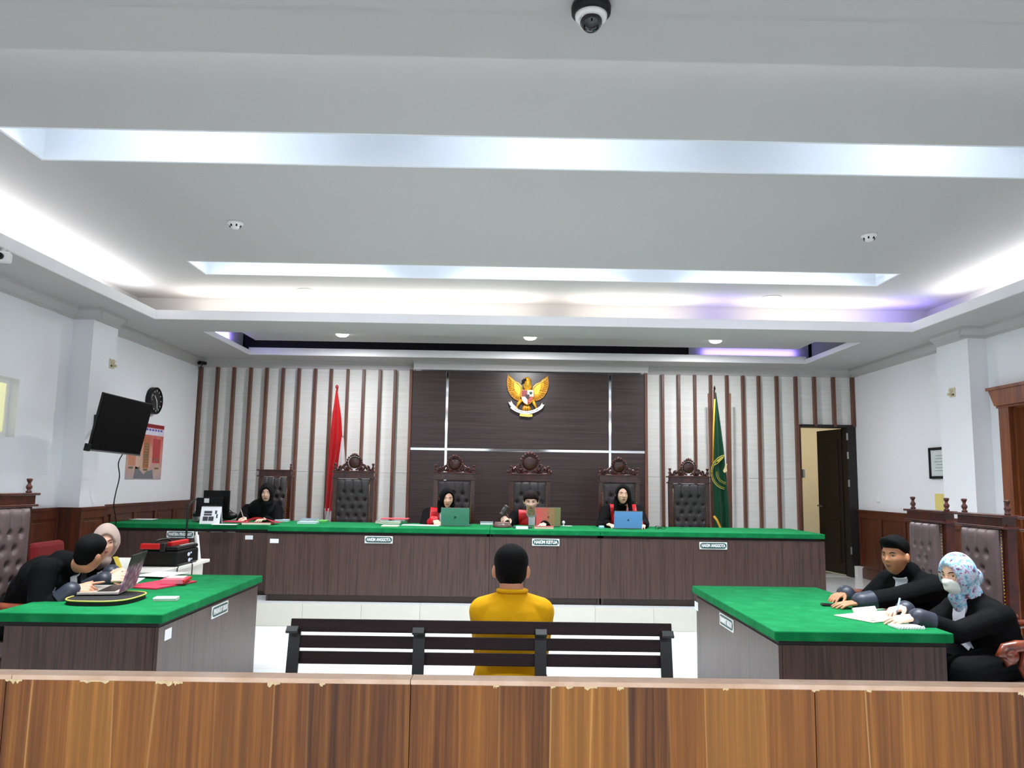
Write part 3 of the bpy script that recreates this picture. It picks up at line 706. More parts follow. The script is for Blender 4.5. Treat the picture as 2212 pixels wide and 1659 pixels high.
# television
tvn = Vector((math.cos(.041)*math.cos(.178), -math.sin(.041)*math.cos(.178), -math.sin(.178)))
tvr = Vector((math.sin(.041), math.cos(.041), 0)); tvu = tvn.cross(tvr); tvu = tvu if tvu.z > 0 else -tvu
tvr2 = (math.cos(-.02)*tvr+math.sin(-.02)*tvu); tvu2 = (-math.sin(-.02)*tvr+math.cos(-.02)*tvu)
TM = rotmat(tvr2, tvu2); tc = Vector((-3.80, 7.888, 1.993))
def tvp(u, v, n): return tc + tvr2*u + tvu2*v + tvn*n
t = thing('television', 'black flat television on a wall arm beside the left pillar', 'television', tc)
B().box(tvp(0, 0, -.011), (.97, .56, .022), TM, .004).build('casing', BLACKPL, t)
SCRN = plain('dark_screen', S(3, 3, 4), 0.5, spec=0.08)
B().box(tvp(0, .006, .002), (.945, .525, .004), TM).build('screen', SCRN, t)
B().box(tvp(0, -.272, .003), (.97, .012, .006), TM).build('lower_trim', GREYM, t)
B().box(tvp(-.50, -.25, -.01), (.05, .07, .04), TM, .005).build('sensor_box', BLACKPL, t)
B().cyl(tvp(.2, 0, -.04), (-4.18, 8.2, 2.0), .022).box((-4.212, 8.2, 2.0), (.016, .14, .24)).box(tvp(.1, 0, -.05), (.24, .22, .02), TM).build('wall_arm', BLACK, t)
# cable of the television
cab = B().tube(spline([tvp(.20, -.26, -.03), ony(256, 1000, 8.30), ony(258, 1030, 8.35), ony(250, 1065, 8.40), ony(246, 1090, 8.44), ony(249, 1115, 8.50), ony(250, 1132, 8.56), (-4.20, 8.60, .7), (-4.20, 8.62, .235)], 8), .006, 6)
tag(cab.build('television_cable', BLACKPL, smooth=True), 'thin black cable hanging from the television down the wall', 'cable')
# clock
t = thing('wall_clock', 'round black wall clock above the poster on the left wall', 'clock', (XL, 9.88, 2.44))
def lx(prof, o, n=28): return B().lathe(prof, o, n, Matrix.Rotation(R(90), 3, 'Y'))
lx([(.0, 0), (.165, 0), (.17, .01), (.17, .07), (.155, .08), (.150, .062), (0, .062)], (XL, 9.88, 2.44)).build('case', BLACKPL, t, smooth=False)
lx([(.0, .063), (.149, .063), (.149, .0635), (0, .0635)], (XL, 9.88, 2.44)).build('dial', plain('clock_dial', S(16, 16, 17), .3), t)
b = B()
for a in range(0, 360, 30):
    b.box((XL+.066, 9.88+.125*math.sin(R(a)), 2.44+.125*math.cos(R(a))), (.002, .008, .022), Matrix.Rotation(R(-a), 3, 'X'))
b.build('hour_marks', PAPER, t)['kind'] = 'stuff'
B().box((XL+.068, 9.88-.03, 2.44+.03), (.003, .01, .085), Matrix.Rotation(R(45), 3, 'X')).build('hand', PAPER, t)
B().box((XL+.070, 9.88+.01, 2.44-.05), (.003, .008, .11), Matrix.Rotation(R(12), 3, 'X')).build('hand', PAPER, t)
# poster: printed columns on a red ground
PY0, PY1, PZ0, PZ1 = 9.33, 10.30, 1.46, 2.15
t = thing('wall_poster', 'red printed poster under the clock on the left wall', 'poster', (XL, (PY0+PY1)/2, PZ0))
def poster_mat():
    m, nt, bs = nmat('poster_ground')
    v = tex_obj(nt, (1, 1, 1)); n1 = noise(nt, v, 7, 3)
    sp = nt.nodes.new('ShaderNodeSeparateXYZ'); nt.links.new(v, sp.inputs[0])
    c1 = ramp(nt, sp.outputs[2], [(0.0, S(176, 176, 182)), (0.14, S(196, 170, 160)), (0.3, S(206, 150, 136)), (0.45, S(200, 110, 98)), (0.62, S(186, 58, 58))])
    c2 = ramp(nt, n1, [(0.35, S(216, 170, 140)), (0.6, S(180, 70, 66))])
    mx = nt.nodes.new('ShaderNodeMix'); mx.data_type = 'RGBA'; mx.inputs[0].default_value = .28
    nt.links.new(c1, mx.inputs[6]); nt.links.new(c2, mx.inputs[7]); nt.links.new(mx.outputs[2], bs.inputs['Base Color']); bs.inputs['Roughness'].default_value = .45
    return m
B().bb(XL+.001, XL+.005, PY0, PY1, PZ0, PZ1).build('sheet', poster_mat(), t)
def pr(y0, y1, z0, z1, c_, nm='print', x=.0065): return B().bb(XL+.005, XL+x, PY0+y0*(PY1-PY0), PY0+y1*(PY1-PY0), PZ0+z0*(PZ1-PZ0), PZ0+z1*(PZ1-PZ0)).build(nm, plain('print_%d_%d_%d' % c_, S(*c_), .5), t)
pr(0, 1, .94, 1, (140, 26, 34), 'header_band'); pr(0, 1, .80, .925, (214, 208, 222), 'title_band')
b = B()
for i in range(11): b.bb(XL+.0065, XL+.0072, PY0+.06+.08*i, PY0+.115+.08*i, PZ0+.605, PZ0+.63)
b.build('title_lettering', plain('print_blue', S(92, 84, 170), .5), t)['kind'] = 'stuff'
pr(.06, .22, .24, .72, (196, 130, 100)); pr(.44, .60, .20, .76, (172, 104, 62)); pr(.70, .92, .3, .74, (178, 64, 66)); pr(.24, .40, .18, .5, (204, 168, 150))
b = B()
for i in range(9): b.bb(XL+.0066, XL+.0074, PY0+.45*(PY1-PY0), PY0+.59*(PY1-PY0), PZ0+.17+.032*i, PZ0+.186+.032*i)
for yy, zz in ((.30, .42), (.5, .43), (.12, .2), (.3, .2), (.52, .17), (.82, .36), (.84, .2)): b.bb(XL+.0066, XL+.0075, PY0+(yy-.06)*(PY1-PY0), PY0+(yy+.06)*(PY1-PY0), PZ0+zz*.69-.01, PZ0+zz*.69+.012)
b.build('small_print', plain('print_olive', S(112, 104, 72), .5), t)['kind'] = 'stuff'
b = B().prism([(PY0+.2, PZ0+.01), (PY0+.74, PZ0+.01), (PY0+.7, PZ0+.12), (PY0+.55, PZ0+.10), (PY0+.46, PZ0+.06), (PY0+.38, PZ0+.1), (PY0+.24, PZ0+.16)], .0068, .0075, (Vector((XL, 0, 0)), Vector((0, 1, 0)), Vector((0, 0, 1)), Vector((1, 0, 0))))
b.build('grey_print', plain('print_grey', S(112, 114, 118), .5), t)
# frame, yellow paper, switch on the right wall
t = thing('picture_frame', 'black framed certificate half hidden by the right pillar', 'picture', (XR, 9.1, 1.62))
for a in ((8.86, 9.38, 1.61, 1.64), (8.86, 9.38, 1.945, 1.975), (8.86, 8.89, 1.61, 1.975), (9.35, 9.38, 1.61, 1.975)): B().bb(XR-.025, XR-.001, *a).build('frame_bar', BLACKPL, t)
B().bb(XR-.012, XR-.001, 8.89, 9.35, 1.64, 1.945).build('certificate', plain('certificate_paper', S(206, 214, 212), .35), t)
b = B()
for i in range(6): b.bb(XR-.0128, XR-.012, 8.97, 9.28-.02*(i % 3), 1.70+.035*i, 1.706+.035*i)
b.build('text_lines', plain('print_ink', S(120, 128, 128), .6), t)['kind'] = 'stuff'
tag(B().bb(XR-.004, XR-.001, 9.06, 9.32, 1.215, 1.435).build('yellow_notice', plain('yellow_paper', S(222, 206, 120), .6)), 'plain yellow notice on the right wall behind the carved chairs', 'notice')
t = thing('light_switch', 'white light switch on the right wall near the open door', 'switch', (XR, 10.73, 1.36))
B().bb(XR-.012, XR-.0005, 10.69, 10.77, 1.30, 1.42, .003).build('plate', WHITEP, t); B().bb(XR-.016, XR-.012, 10.71, 10.75, 1.33, 1.39).build('rocker', PAPER, t)
# fittings on the pillars
for (x, y, z, s_, lab) in ((-4.22, 8.40, 2.69, 1, 'small beige wall fitting high on the left pillar'), (4.90, 8.495, 2.54, -1, 'small beige wall fitting high on the right pillar')):
    t = thing('wall_fitting', lab, 'fitting', (x, y, z))
    BE = plain('beige_plastic', S(206, 196, 168), .5)
    B().bb(x, x+s_*.012, y-.05, y+.05, z-.05, z+.05, .003).build('plate', BE, t)
    B().box((x+s_*.03, y-.015, z+.02), (.04, .03, .03), None, .004).box((x+s_*.03, y+.018, z-.02), (.04, .026, .03), None, .004).build('clip', BE, t)
    B().box((x+s_*.016, y-.03, z-.025), (.01, .022, .02)).box((x+s_*.016, y+.03, z+.025), (.01, .022, .02)).build('terminal', plain('dark_brown_bit', S(84, 60, 40), .6), t)
# ---------------------------------------------------------------- ceiling things
t = thing('dome_camera', 'black and white dome camera hanging from the near ceiling', 'camera', (0.288, 2.63, ZC))
o = (0.288, 2.63, ZC)
B().lathe([(0, 0), (.068, 0), (.072, -.012), (.070, -.034), (.058, -.04), (0, -.04)], o, 28).build('base', BLACKPL, t, smooth=True)
B().lathe([(.040, -.036), (.058, -.038), (.056, -.052), (.042, -.058), (.036, -.05)], o, 28).build('white_ring', WHITEP, t, smooth=True)
B().lathe([(.040, -.045), (.041, -.06), (.037, -.078), (.025, -.094), (.012, -.101), (0, -.103)], o, 24).build('dome', plain('smoked_dome', S(10, 10, 14), .08, spec=.8), t, smooth=True)
B().tube([(o[0]+.0405*math.cos(a), o[1]+.0405*math.sin(a), o[2]-.066-.012*math.sin(a)) for a in [2*math.pi*k/40 for k in range(41)]], .0016, 6).build('dome_rim', WHITEP, t, smooth=True)
def put(px_, py_, z): return onz(px_, py_, z)
for px_, py_, lab in ((509, 480, 'white smoke detector on the raised ceiling at left'), (1877, 507, 'white smoke detector on the raised ceiling at right')):
    p = put(px_, py_, ZT); t = thing('smoke_detector', lab, 'detector', p)
    B().lathe([(0, 0), (.062, 0), (.062, -.014), (.048, -.022), (.030, -.05), (.026, -.054), (0, -.054)], p, 20).build('body', WHITEP, t, smooth=True)
    b = B()
    for a in range(0, 360, 60): b.box((p.x+.040*math.cos(R(a)), p.y+.040*math.sin(R(a)), p.z-.034), (.012, .012, .016), Matrix.Rotation(R(a), 3, 'Z'))
    b.build('vents', BLACKPL, t)['kind'] = 'stuff'
for px_, py_, lab in ((661, 627, 'round unlit ceiling speaker at left of the tray'), (1667, 642, 'round unlit ceiling speaker at right of the tray')):
    p = put(px_, py_, ZT); t = thing('ceiling_speaker', lab, 'speaker', p)
    B().lathe([(.082, 0), (.105, 0), (.102, -.008), (.085, -.008)], p, 24).build('rim', WHITEP, t, smooth=True)
    B().lathe([(0, -.001), (.084, -.001), (.084, -.004), (0, -.004)], p, 24).build('grille', plain('speaker_grille', S(164, 160, 154), .7), t)
EMIT = plain('lamp_diffuser', S(255, 250, 250), .5, emit=((1, .97, .97, 1), 25))
for x, lab in ((-2.1, 'lit round downlight over the left of the judges desk'), (0.32, 'lit round downlight over the chief judge'), (2.72, 'lit round downlight over the right of the judges desk')):
    t = thing('ceiling_downlight', lab, 'lamp', (x, 10.0, 3.37))
    B().lathe([(.075, 0), (.10, 0), (.10, -.012), (.085, -.018), (.075, -.018)], (x, 10.0, 3.37), 24).build('rim', WHITEP, t, smooth=True)
    B().lathe([(0, -.010), (.078, -.010), (.076, -.030), (.055, -.046), (0, -.050)], (x, 10.0, 3.37), 24).build('diffuser', EMIT, t)
# bullet camera in the back left corner, white camera on the left soffit
p = ony(437, 785, 11.2)
t = thing('bullet_camera', 'small black camera in the corner above the leftmost slat', 'camera', p)
B().cyl(p+Vector((-.01, -.09, -.005)), p+Vector((.02, .06, .01)), .026).build('housing', BLACKPL, t); B().cyl(p+Vector((-.012, -.10, -.006)), p+Vector((-.01, -.085, -.005)), .022).build('lens', plain('lens_glass', S(6, 6, 10), .1), t)
B().tube([p+Vector((0, 0, -.02)), p+Vector((-.04, .05, -.05)), p+Vector((-.07, .10, -.06))], .009).build('bracket', BLACK, t)
p = onz(3, 555, 3.13)
t = thing('bullet_camera', 'white camera under the left soffit at the picture edge', 'camera', p)
B().box(p, (.13, .09, .08), Matrix.Rotation(R(20), 3, 'Z'), .015).build('housing', WHITEP, t); B().cyl(p+Vector((.02, -.06, -.005)), p+Vector((.018, -.04, -.005)), .026).build('lens', BLACKPL, t)
B().cyl(p, (p.x, p.y+.02, ZC), .016).build('bracket', WHITEP, t)
# ---------------------------------------------------------------- state emblem
t = thing('garuda_emblem', 'gold eagle emblem with shield and ribbon on the dark board', 'emblem', (0.31, 11.25, 2.6))
def E3(cx_, cy_, n=0.0): p = ony(1080+cx_/15.08, 800+cy_/15.08, 11.22); return Vector((p.x, 11.25-n, p.z))
def eprism(pts, n0, n1, name, mt, par=None):
    a = [E3(x, y) for x, y in pts]; fr = (Vector((0, 11.25, 0)), Vector((1, 0, 0)), Vector((0, 0, 1)), Vector((0, -1, 0)))
    return B().prism([(q_.x, q_.z) for q_ in a], n0, n1, fr).build(name, mt, par or t)
GOLD2 = plain('pale_gold', S(240, 200, 104), .35, metal=.3, var=.12, vscale=20); GOLDD = plain('dark_gold', S(178, 118, 22), .4, metal=.3, var=.12, vscale=20)
lw = [(262, 140), (330, 255), (480, 372), (600, 425), (690, 520), (715, 640), (690, 800), (650, 930), (600, 990), (480, 940), (350, 820), (268, 670), (232, 500), (230, 320)]
rw = [(1556, 190), (1480, 300), (1330, 400), (1190, 455), (1100, 545), (1070, 640), (1090, 800), (1110, 930), (1160, 995), (1300, 960), (1430, 860), (1530, 690), (1580, 520), (1590, 360)]
for pts, ins in ((lw, (640, 560)), (rw, (1130, 580))):
    wing = eprism(pts, 0.004, .030, 'wing', GOLDD)
    n_ = len(pts)
    # long feathers fan from the shoulder to the outer edge
    outer = pts[8:]+[pts[0]]
    for i in range(13):
        f_ = i/12*(len(outer)-1); k_ = min(int(f_), len(outer)-2); fr_ = f_-k_
        ox, oy = outer[k_][0]*(1-fr_)+outer[k_+1][0]*fr_, outer[k_][1]*(1-fr_)+outer[k_+1][1]*fr_
        ix, iy = ins[0]+(ox-ins[0])*.28, ins[1]+(oy-ins[1])*.28+ (40 if i < 6 else -10)
        B().tube([E3(ix, iy, .030), E3((ix+ox)/2, (iy+oy)/2, .036), E3(ix*.1+ox*.9, iy*.1+oy*.9, .030)], [.010, .014, .006], 6).build('feather', GOLD, t, smooth=True)
    q_ = [(ins[0]+(x-ins[0])*.45, ins[1]+(y-ins[1])*.55) for x, y in pts]
    eprism(q_, .03, .045, 'wing_cover', GOLD)
    B().tube([E3(*pts[5], .045), E3(*pts[4], .05), E3(*pts[3], .048), E3(*pts[2], .04), E3(*pts[1], .034), E3(*pts[0], .03)], [.012, .014, .013, .012, .010, .004], 8).build('wing_edge', GOLD2, t, smooth=True)
b = B().ell(E3(900, 520, .045), (.062, .04, .075)).cap(E3(905, 480, .05), E3(900, 330, .06), .052, .040).ell(E3(880, 320, .065), (.045, .04, .042)).build('body', GOLD, t, smooth=True)
B().tube([E3(850, 330, .09), E3(770, 330, .095), E3(725, 370, .09), E3(730, 420, .085)], [.018, .016, .012, .004], 8).build('beak', BLACKPL, t, smooth=True)
B().ell(E3(845, 300, .10), (.008, .006, .008)).build('eye', BLACKPL, t); B().cap(E3(950, 290, .06), E3(1010, 330, .055), .014, .006).build('crest_tuft', GOLDD, t, smooth=True)
for sx, pts in ((-1, ((690, 960), (600, 1090), (540, 1210))), (1, ((1060, 960), (1120, 1110), (1190, 1240)))):
    B().tube([E3(*pts[0], .04), E3(*pts[1], .045), E3(*pts[2], .05)], [.03, .022, .010], 8).build('leg', GOLD, t, smooth=True)
    b = B()
    for d_ in (-40, 0, 40): b.tube([E3(pts[2][0], pts[2][1], .05), E3(pts[2][0]+d_, pts[2][1]+45, .055)], [.009, .006], 6)
    b.build('claw', GOLD2, t, smooth=True)
for i in range(7):
    x = -3+i; B().tube([E3(860+x*18, 1120, .03), E3(862+x*34, 1230, .036), E3(865+x*46, 1325, .030)], [.012, .018, .012], 6).build('tail_feather', GOLD if i % 2 else GOLDD, t, smooth=True)
sh = [(690, 650), (1090, 650), (1092, 860), (1060, 1000), (985, 1090), (890, 1135), (795, 1090), (715, 1000), (686, 860)]
shield = eprism(sh, .05, .085, 'shield', GOLD)
REDF = plain('emblem_red', S(140, 32, 44), .4); WHF = plain('emblem_white', S(236, 230, 218), .4); BKF = plain('emblem_black', S(30, 24, 26), .4); GNF = plain('emblem_green', S(20, 70, 50), .4); OGF = plain('emblem_orange', S(232, 120, 90), .4)
eprism([(700, 662), (885, 662), (885, 865), (698, 865)], .085, .09, 'shield_field', REDF); eprism([(895, 662), (1080, 662), (1082, 865), (895, 865)], .085, .09, 'shield_field', WHF)
eprism([(698, 875), (885, 875), (885, 1118), (800, 1075), (728, 990)], .085, .09, 'shield_field', WHF); eprism([(895, 875), (1080, 875), (1052, 990), (980, 1075), (895, 1118)], .085, .09, 'shield_field', REDF)
eprism([(820, 800), (955, 800), (955, 880), (895, 950), (880, 950), (820, 880)], .09, .096, 'shield_centre', BKF)
B().ell(E3(1000, 750, .09), (.022, .006, .020)).cyl(E3(1000, 770, .091), E3(1000, 815, .091), .006).build('tree', GNF, t, smooth=True)
b = B()
b.tube([E3(985+75*math.cos(a)*.75-60*math.sin(a)*.4, 985-75*math.cos(a)*.9-20*math.sin(a), .093) for a in [2*math.pi*k/16 for k in range(17)]], .008, 6); b.build('chain', OGF, t, smooth=True)
# ribbon
cxr, cyr = 862, 640
def rib(a, r_): return (cxr+r_*math.sin(R(a)), cyr+r_*math.cos(R(a))*1.0)
arc = [rib(a, 790) for a in range(-42, 43, 6)]; arc2 = [rib(a, 690) for a in range(42, -43, -6)]
rb = eprism(arc+arc2, .055, .065, 'ribbon', PAPER)
eprism([(275, 1030), (345, 1050), (360, 985), (430, 1110), (520, 1190), (480, 1250), (380, 1200), (320, 1130)], .045, .055, 'ribbon_tail', PAPER); eprism([(1445, 1115), (1385, 1130), (1375, 1060), (1300, 1180), (1210, 1240), (1250, 1290), (1350, 1260), (1400, 1200)], .045, .055, 'ribbon_tail', PAPER)
me = text_mesh('BHINNEKA TUNGGAL IKA', .030, .0004, .0004)
bm_ = B(); bm_.bm.from_mesh(me); xs_ = [v.co.x for v in bm_.bm.verts]; w_ = max(xs_)-min(xs_)
for v in bm_.bm.verts:
    u_, v_, n_ = v.co.x/w_*64, v.co.y/.030, v.co.z
    x, y = rib(u_, 738-v_*44); v.co = E3(x, y, .067+n_)
bm_.build('lettering', plain('emblem_ink', S(24, 40, 40), .5), rb)
eprism([(650, 1410), (1060, 1440), (1050, 1510), (930, 1525), (640, 1490)], .03, .06, 'base_block', GOLD2)
# ---------------------------------------------------------------- flags
def cloth(nm, Lp, Rp, Y, mt, par, nf=3.0, amp=.035, ph=0.0, nu=36, nv=40):
    def ip(P, v):
        ys_ = [p_[1] for p_ in P]; y = ys_[0]+(ys_[-1]-ys_[0])*v
        return np.interp(y, ys_, [p_[0] for p_ in P]), y
    def fn(u, v):
        xl, y = ip(Lp, v); xr, y2 = ip(Rp, v)
        p = ony(xl+(xr-xl)*u, y+(y2-y)*u, Y)
        p.y = Y - .02 + amp*(.3+.7*v)*math.sin(u*2*math.pi*nf+ph+v*1.5)*1.0
        return p
    return B().grid(fn, nu, nv, .004).build(nm, mt, par, smooth=True)
def satin(name, c, r=.5): return plain(name, c, r, spec=.35, var=.05, sheen=.2)
REDC = satin('red_flag_cloth', S(206, 10, 22)); WHC = satin('white_flag_cloth', S(236, 232, 234)); GRC = satin('green_flag_cloth', S(6, 84, 52)); FRG = plain('gold_fringe', S(214, 160, 40), .6)
FY = 10.85
b0 = ony(697, 1150, FY)
t = thing('national_flag', 'red and white flag draped on a pole by the left slats', 'flag', (b0.x, FY+.06, ZP))
tp = ony(728, 838, FY)
B().tube([(b0.x-.03, FY+.06, ZP+.04), (tp.x, FY+.02, tp.z)], .013).build('pole', CHAIRW, t)
B().lathe([(0, 0), (.15, 0), (.15, .02), (.04, .06), (.02, .1), (0, .1)], (b0.x-.03, FY+.06, ZP), 18).build('base', CHAIRW, t)
B().ell(ony(728, 836, FY), (.022, .022, .03)).build('pole_tip', plain('dark_red_cap', S(120, 10, 16), .5), t, smooth=True)
cloth('red_cloth', [(727, 838), (718, 900), (712, 960), (706, 1030), (702, 1090), (701, 1104)], [(729, 838), (738, 900), (741, 950), (738, 985), (733, 1010), (722, 1104)], FY-.05, REDC, t, 2.5, .03)
cloth('white_cloth', [(739, 942), (731, 1000), (726, 1060), (716, 1140)], [(743, 942), (747, 1000), (748, 1060), (740, 1140)], FY-.10, WHC, t, 1.5, .02)
cloth('white_hem', [(702, 1098), (701, 1138)], [(722, 1098), (716, 1138)], FY-.035, WHC, t, 2.5, .02, nv=8)
b0 = ony(1548, 1160, FY)
t = thing('court_flag', 'green flag with gold fringe and gold round seal by the right slats', 'flag', (b0.x, FY+.06, ZP))
tp = ony(1543.5, 842, FY)
B().tube([(b0.x-.02, FY+.06, ZP+.04), (tp.x, FY+.02, tp.z)], .013).build('pole', CHAIRW, t)
B().lathe([(0, 0), (.15, 0), (.15, .02), (.04, .06), (.02, .1), (0, .1)], (b0.x-.02, FY+.06, ZP), 18).build('base', CHAIRW, t)
B().lathe([(.0, -.01), (.012, 0), (.016, .02), (.006, .05), (0, .06)], tp, 10).build('pole_tip', BLACKPL, t)
cloth('green_cloth', [(1544, 848), (1541, 940), (1540, 1040), (1542, 1090), (1545, 1160)], [(1546, 848), (1555, 910), (1563, 970), (1571, 1050), (1577, 1100), (1580, 1160)], FY-.03, GRC, t, 2.0, .03)
B().tube([ony(x, y, FY-.075) for x, y in ((1544, 862), (1541.5, 920), (1540, 1000))], .012, 6).tube([ony(x, y, FY-.09) for x, y in ((1542, 1115), (1549, 1124), (1556, 1140), (1560, 1150))], .016, 6).build('fringe', FRG, t, smooth=True)
b = B()
for r_ in (36, 33): b.tube([ony(1572-r_*math.cos(R(a)), 1020-r_*1.05*math.sin(R(a)), FY-.085) for a in range(-78, 79, 6)], .005 if r_ > 34 else .003, 5)
for r_ in (22, 25): b.tube([ony(1572-r_*math.cos(R(a)), 1020-r_*1.05*math.sin(R(a)), FY-.085) for a in range(-80, 6, 6)], .003, 5)
b.tube([ony(x, y, FY-.085) for x, y in ((1541, 1006), (1550, 1001), (1560, 991), (1564, 984))], .004, 5)
b.build('seal_ring', plain('seal_gold', S(190, 180, 70), .5), t, smooth=True)
B().prism([(0, 0), (.035, .03), (.03, .09), (.04, .13), (.015, .12), (.0, .07), (-.02, .03)], 0, .006, (ony(1565, 1022, FY-.085), Vector((1, 0, 0)), Vector((0, 0, 1)), Vector((0, -1, 0)))).build('seal_figure', plain('seal_cream', S(214, 196, 150), .5), t)
me = text_mesh('PENGA', .050, .0006, .001)
bm_ = B(); bm_.bm.from_mesh(me)
tr = Vector((.78, 0, .62)); tu = Vector((-.62, 0, .78)); o_ = ony(1555.5, 992.5, FY-.088)
for v in bm_.bm.verts: v.co = o_ + tr*v.co.x*.62 + tu*v.co.y*.8 + Vector((0, -v.co.z, 0))
bm_.build('seal_lettering', plain('seal_letter', S(222, 206, 90), .5), t)
for px_, y0, lab in ((1530.5, 850, 'bare thin wooden pole left of the green flag'), (1577, 850, 'bare thin wooden pole right of the green flag')):
    q_ = ony(px_, y0, FY+.2); q2 = ony(px_+(8 if px_ < 1540 else 2), 1120, FY+.2)
    t = thing('bare_flagpole', lab, 'pole', (q2.x, FY+.2, ZP))
    B().tube([(q2.x, FY+.2, ZP+.05), (q_.x, FY+.2, q_.z)], .013).build('pole', SLATW, t); B().lathe([(0, 0), (.10, 0), (.10, .02), (.03, .06), (0, .06)], (q2.x, FY+.2, ZP), 14).build('base', CHAIRW, t)
# ---------------------------------------------------------------- things on the judges desk
def logo(par, o, U, V, W, s_, mt):
    b = B()
    for dx in (-.42, .42): b.prism([(s_*(dx*.62+.62*math.cos(2*math.pi*k/14)), s_*(.70*math.sin(2*math.pi*k/14)-(.1 if math.sin(2*math.pi*k/14) < 0 else 0))) for k in range(14)], 0, .0012, (o, U, V, W))
    b.prism([(s_*.05, s_*.75), (s_*.38, s_*1.0), (s_*.42, s_*1.32), (s_*.12, s_*1.1)], 0, .0012, (o, U, V, W))
    return b.build('logo', mt, par, False)
def laptop(lab, pxc, pyb, wpx, hpx, zt, mts, tilt_=14, yaw_=0.0):
    p = onz(pxc, pyb, zt); sc_ = p.y/1700; w_, h_ = wpx*sc_, hpx*sc_/math.cos(R(tilt_))*.985
    t = thing('laptop', lab, 'laptop', (p.x, p.y, zt), R(yaw_))
    rx = Matrix.Rotation(R(tilt_), 3, 'X')
    U, V, W = Vector((1, 0, 0)), rx @ Vector((0, 0, 1)), rx @ Vector((0, -1, 0))
    for k, mt in enumerate(mts):
        n_ = len(mts); x0 = -w_/2+w_*k/n_; x1 = x0+w_/n_
        B().box(Vector(((x0+x1)/2, 0, .012)) + V*(h_/2), (x1-x0+.0005, .008, h_), rx, .0).build('lid' if k == 0 else 'lid_panel', mt, t, False)
    B().box(Vector((0, 0, .012))+V*h_, (w_, .009, .004), rx).build('lid_edge', GREYM, t, False)
    B().box(Vector((0, .005, .012))+V*(h_/2), (w_*.94, .002, h_*.88), rx).build('screen', SCRN, t, False)
    B().bb(-w_/2, w_/2, .01, .01+w_*.7, 0.001, .014, .002).build('base', GREYM, t, False)
    B().bb(-w_*.42, w_*.42, .05, .12, .014, .0155).build('keyboard', BLACKPL, t, False)
    logo(t, Vector((0.0, -.001, .012))+V*(h_*.48)+W*.0042, U, V, W, .012, plain('logo_'+mts[0].name, tuple(c_*.25 for c_ in mts[0]['c'][:3])+(1,), .3))
    return t
def lmat(n, c): m_ = plain(n, c, .35, var=.03); m_['c'] = c; return m_
laptop('dark green laptop in front of the judge at left', 983, 1137, 60, 37, JZ, [lmat('green_lid', S(78, 138, 116))], 8, -2)
laptop('laptop with a pink to gold lid before the chief judge', 1184, 1138, 52, 39, JZ, [lmat('pink_lid', S(222, 100, 100)), lmat('salmon_lid', S(206, 112, 98)), lmat('tan_lid', S(176, 132, 98)), lmat('khaki_lid', S(142, 132, 92))], 8, 2)
laptop('light blue laptop in front of the judge at right', 1356.5, 1143, 60, 36, JZ, [lmat('blue_lid', S(120, 168, 240))], 12, 1)
def slab(nm, lab, cat, pxc, pyb, wpx, d, h, zt, mt, yaw_=0.0, grp=None, z0=0.0, bev=.002, pages=None):
    p = onz(pxc, pyb, zt); w_ = wpx*p.y/1700
    t = thing(nm, lab, cat, (p.x, p.y+d/2, zt+z0), R(yaw_), grp)
    if pages:
        B().bb(-w_/2, w_/2, -d/2, d/2, 0, .003).bb(-w_/2, w_/2, -d/2, d/2, h-.003, h).bb(-w_/2, w_/2, d/2-.004, d/2, 0.003, h-.003).build('cover', mt, t, False)
        B().bb(-w_/2+.004, w_/2-.004, -d/2+.003, d/2-.005, .003, h-.003).build('pages', pages, t, False)
    else:
        B().bb(-w_/2, w_/2, -d/2, d/2, .0008, h, bev).build('cover', mt, t, False)
    return t
PINK = plain('red_pink_folder', S(214, 56, 84), .45); PINK2 = plain('light_red_folder', S(226, 84, 94), .45); LBLUE = plain('pale_blue_folder', S(178, 208, 214), .5); LGREEN = plain('light_green_folder', S(110, 190, 96), .5); GGREY = plain('grey_green_book', S(150, 172, 160), .5); DGREEN = plain('dark_green_cover', S(30, 110, 70), .5); CREAMP = plain('cream_pages', S(226, 218, 196), .7); NAVY = plain('navy_cover', S(26, 34, 60), .4)
slab('document_folder', 'pale blue folder at the left end of the judges desk', 'folder', 660, 1131.5, 40, .24, .02, JZ, LBLUE, 4, None, 0, .002, PAPER)
slab('document_folder', 'second pale blue folder lying on the first at the desk end', 'folder', 664, 1128.5, 34, .18, .018, JZ, plain('slate_blue_folder', S(120, 140, 160), .5), -6, None, .021, .002, PAPER)
slab('document_folder', 'light green folder beside the pale blue folders', 'folder', 690, 1128.5, 26, .2, .022, JZ, LGREEN, 3, None, 0, .002)
slab('law_book', 'cream book at the front of the folder stack before the flag chair', 'book', 841, 1138.5, 36, .16, .016, JZ, CREAMP, 0)
slab('law_book', 'grey green book under the red folder beside the green laptop', 'book', 840, 1135, 42, .2, .024, JZ, GGREY, 1, None, .017, .002, CREAMP)
slab('law_book', 'dark green book poking out of the folder stack', 'book', 857, 1132, 40, .14, .03, JZ, DGREEN, 5, None, 0.0)
slab('law_book', 'grey book at the left side of the folder stack', 'book', 824, 1131, 26, .14, .03, JZ, plain('grey_cover', S(150, 146, 140), .5), -4, None, 0.0, .002, CREAMP)
slab('document_folder', 'red folder lying on top of the stack before the flag chair', 'folder', 851, 1131, 58, .22, .012, JZ, PINK2, 2, None, .045)
slab('paper_sheets', 'white paper sheets left of the green laptop', 'paper', 892, 1136, 50, .2, .006, JZ, PAPER, 0)
slab('paper_sheets', 'loose white papers tucked against the green laptop', 'paper', 925, 1137, 46, .16, .009, JZ, PAPER, -3)
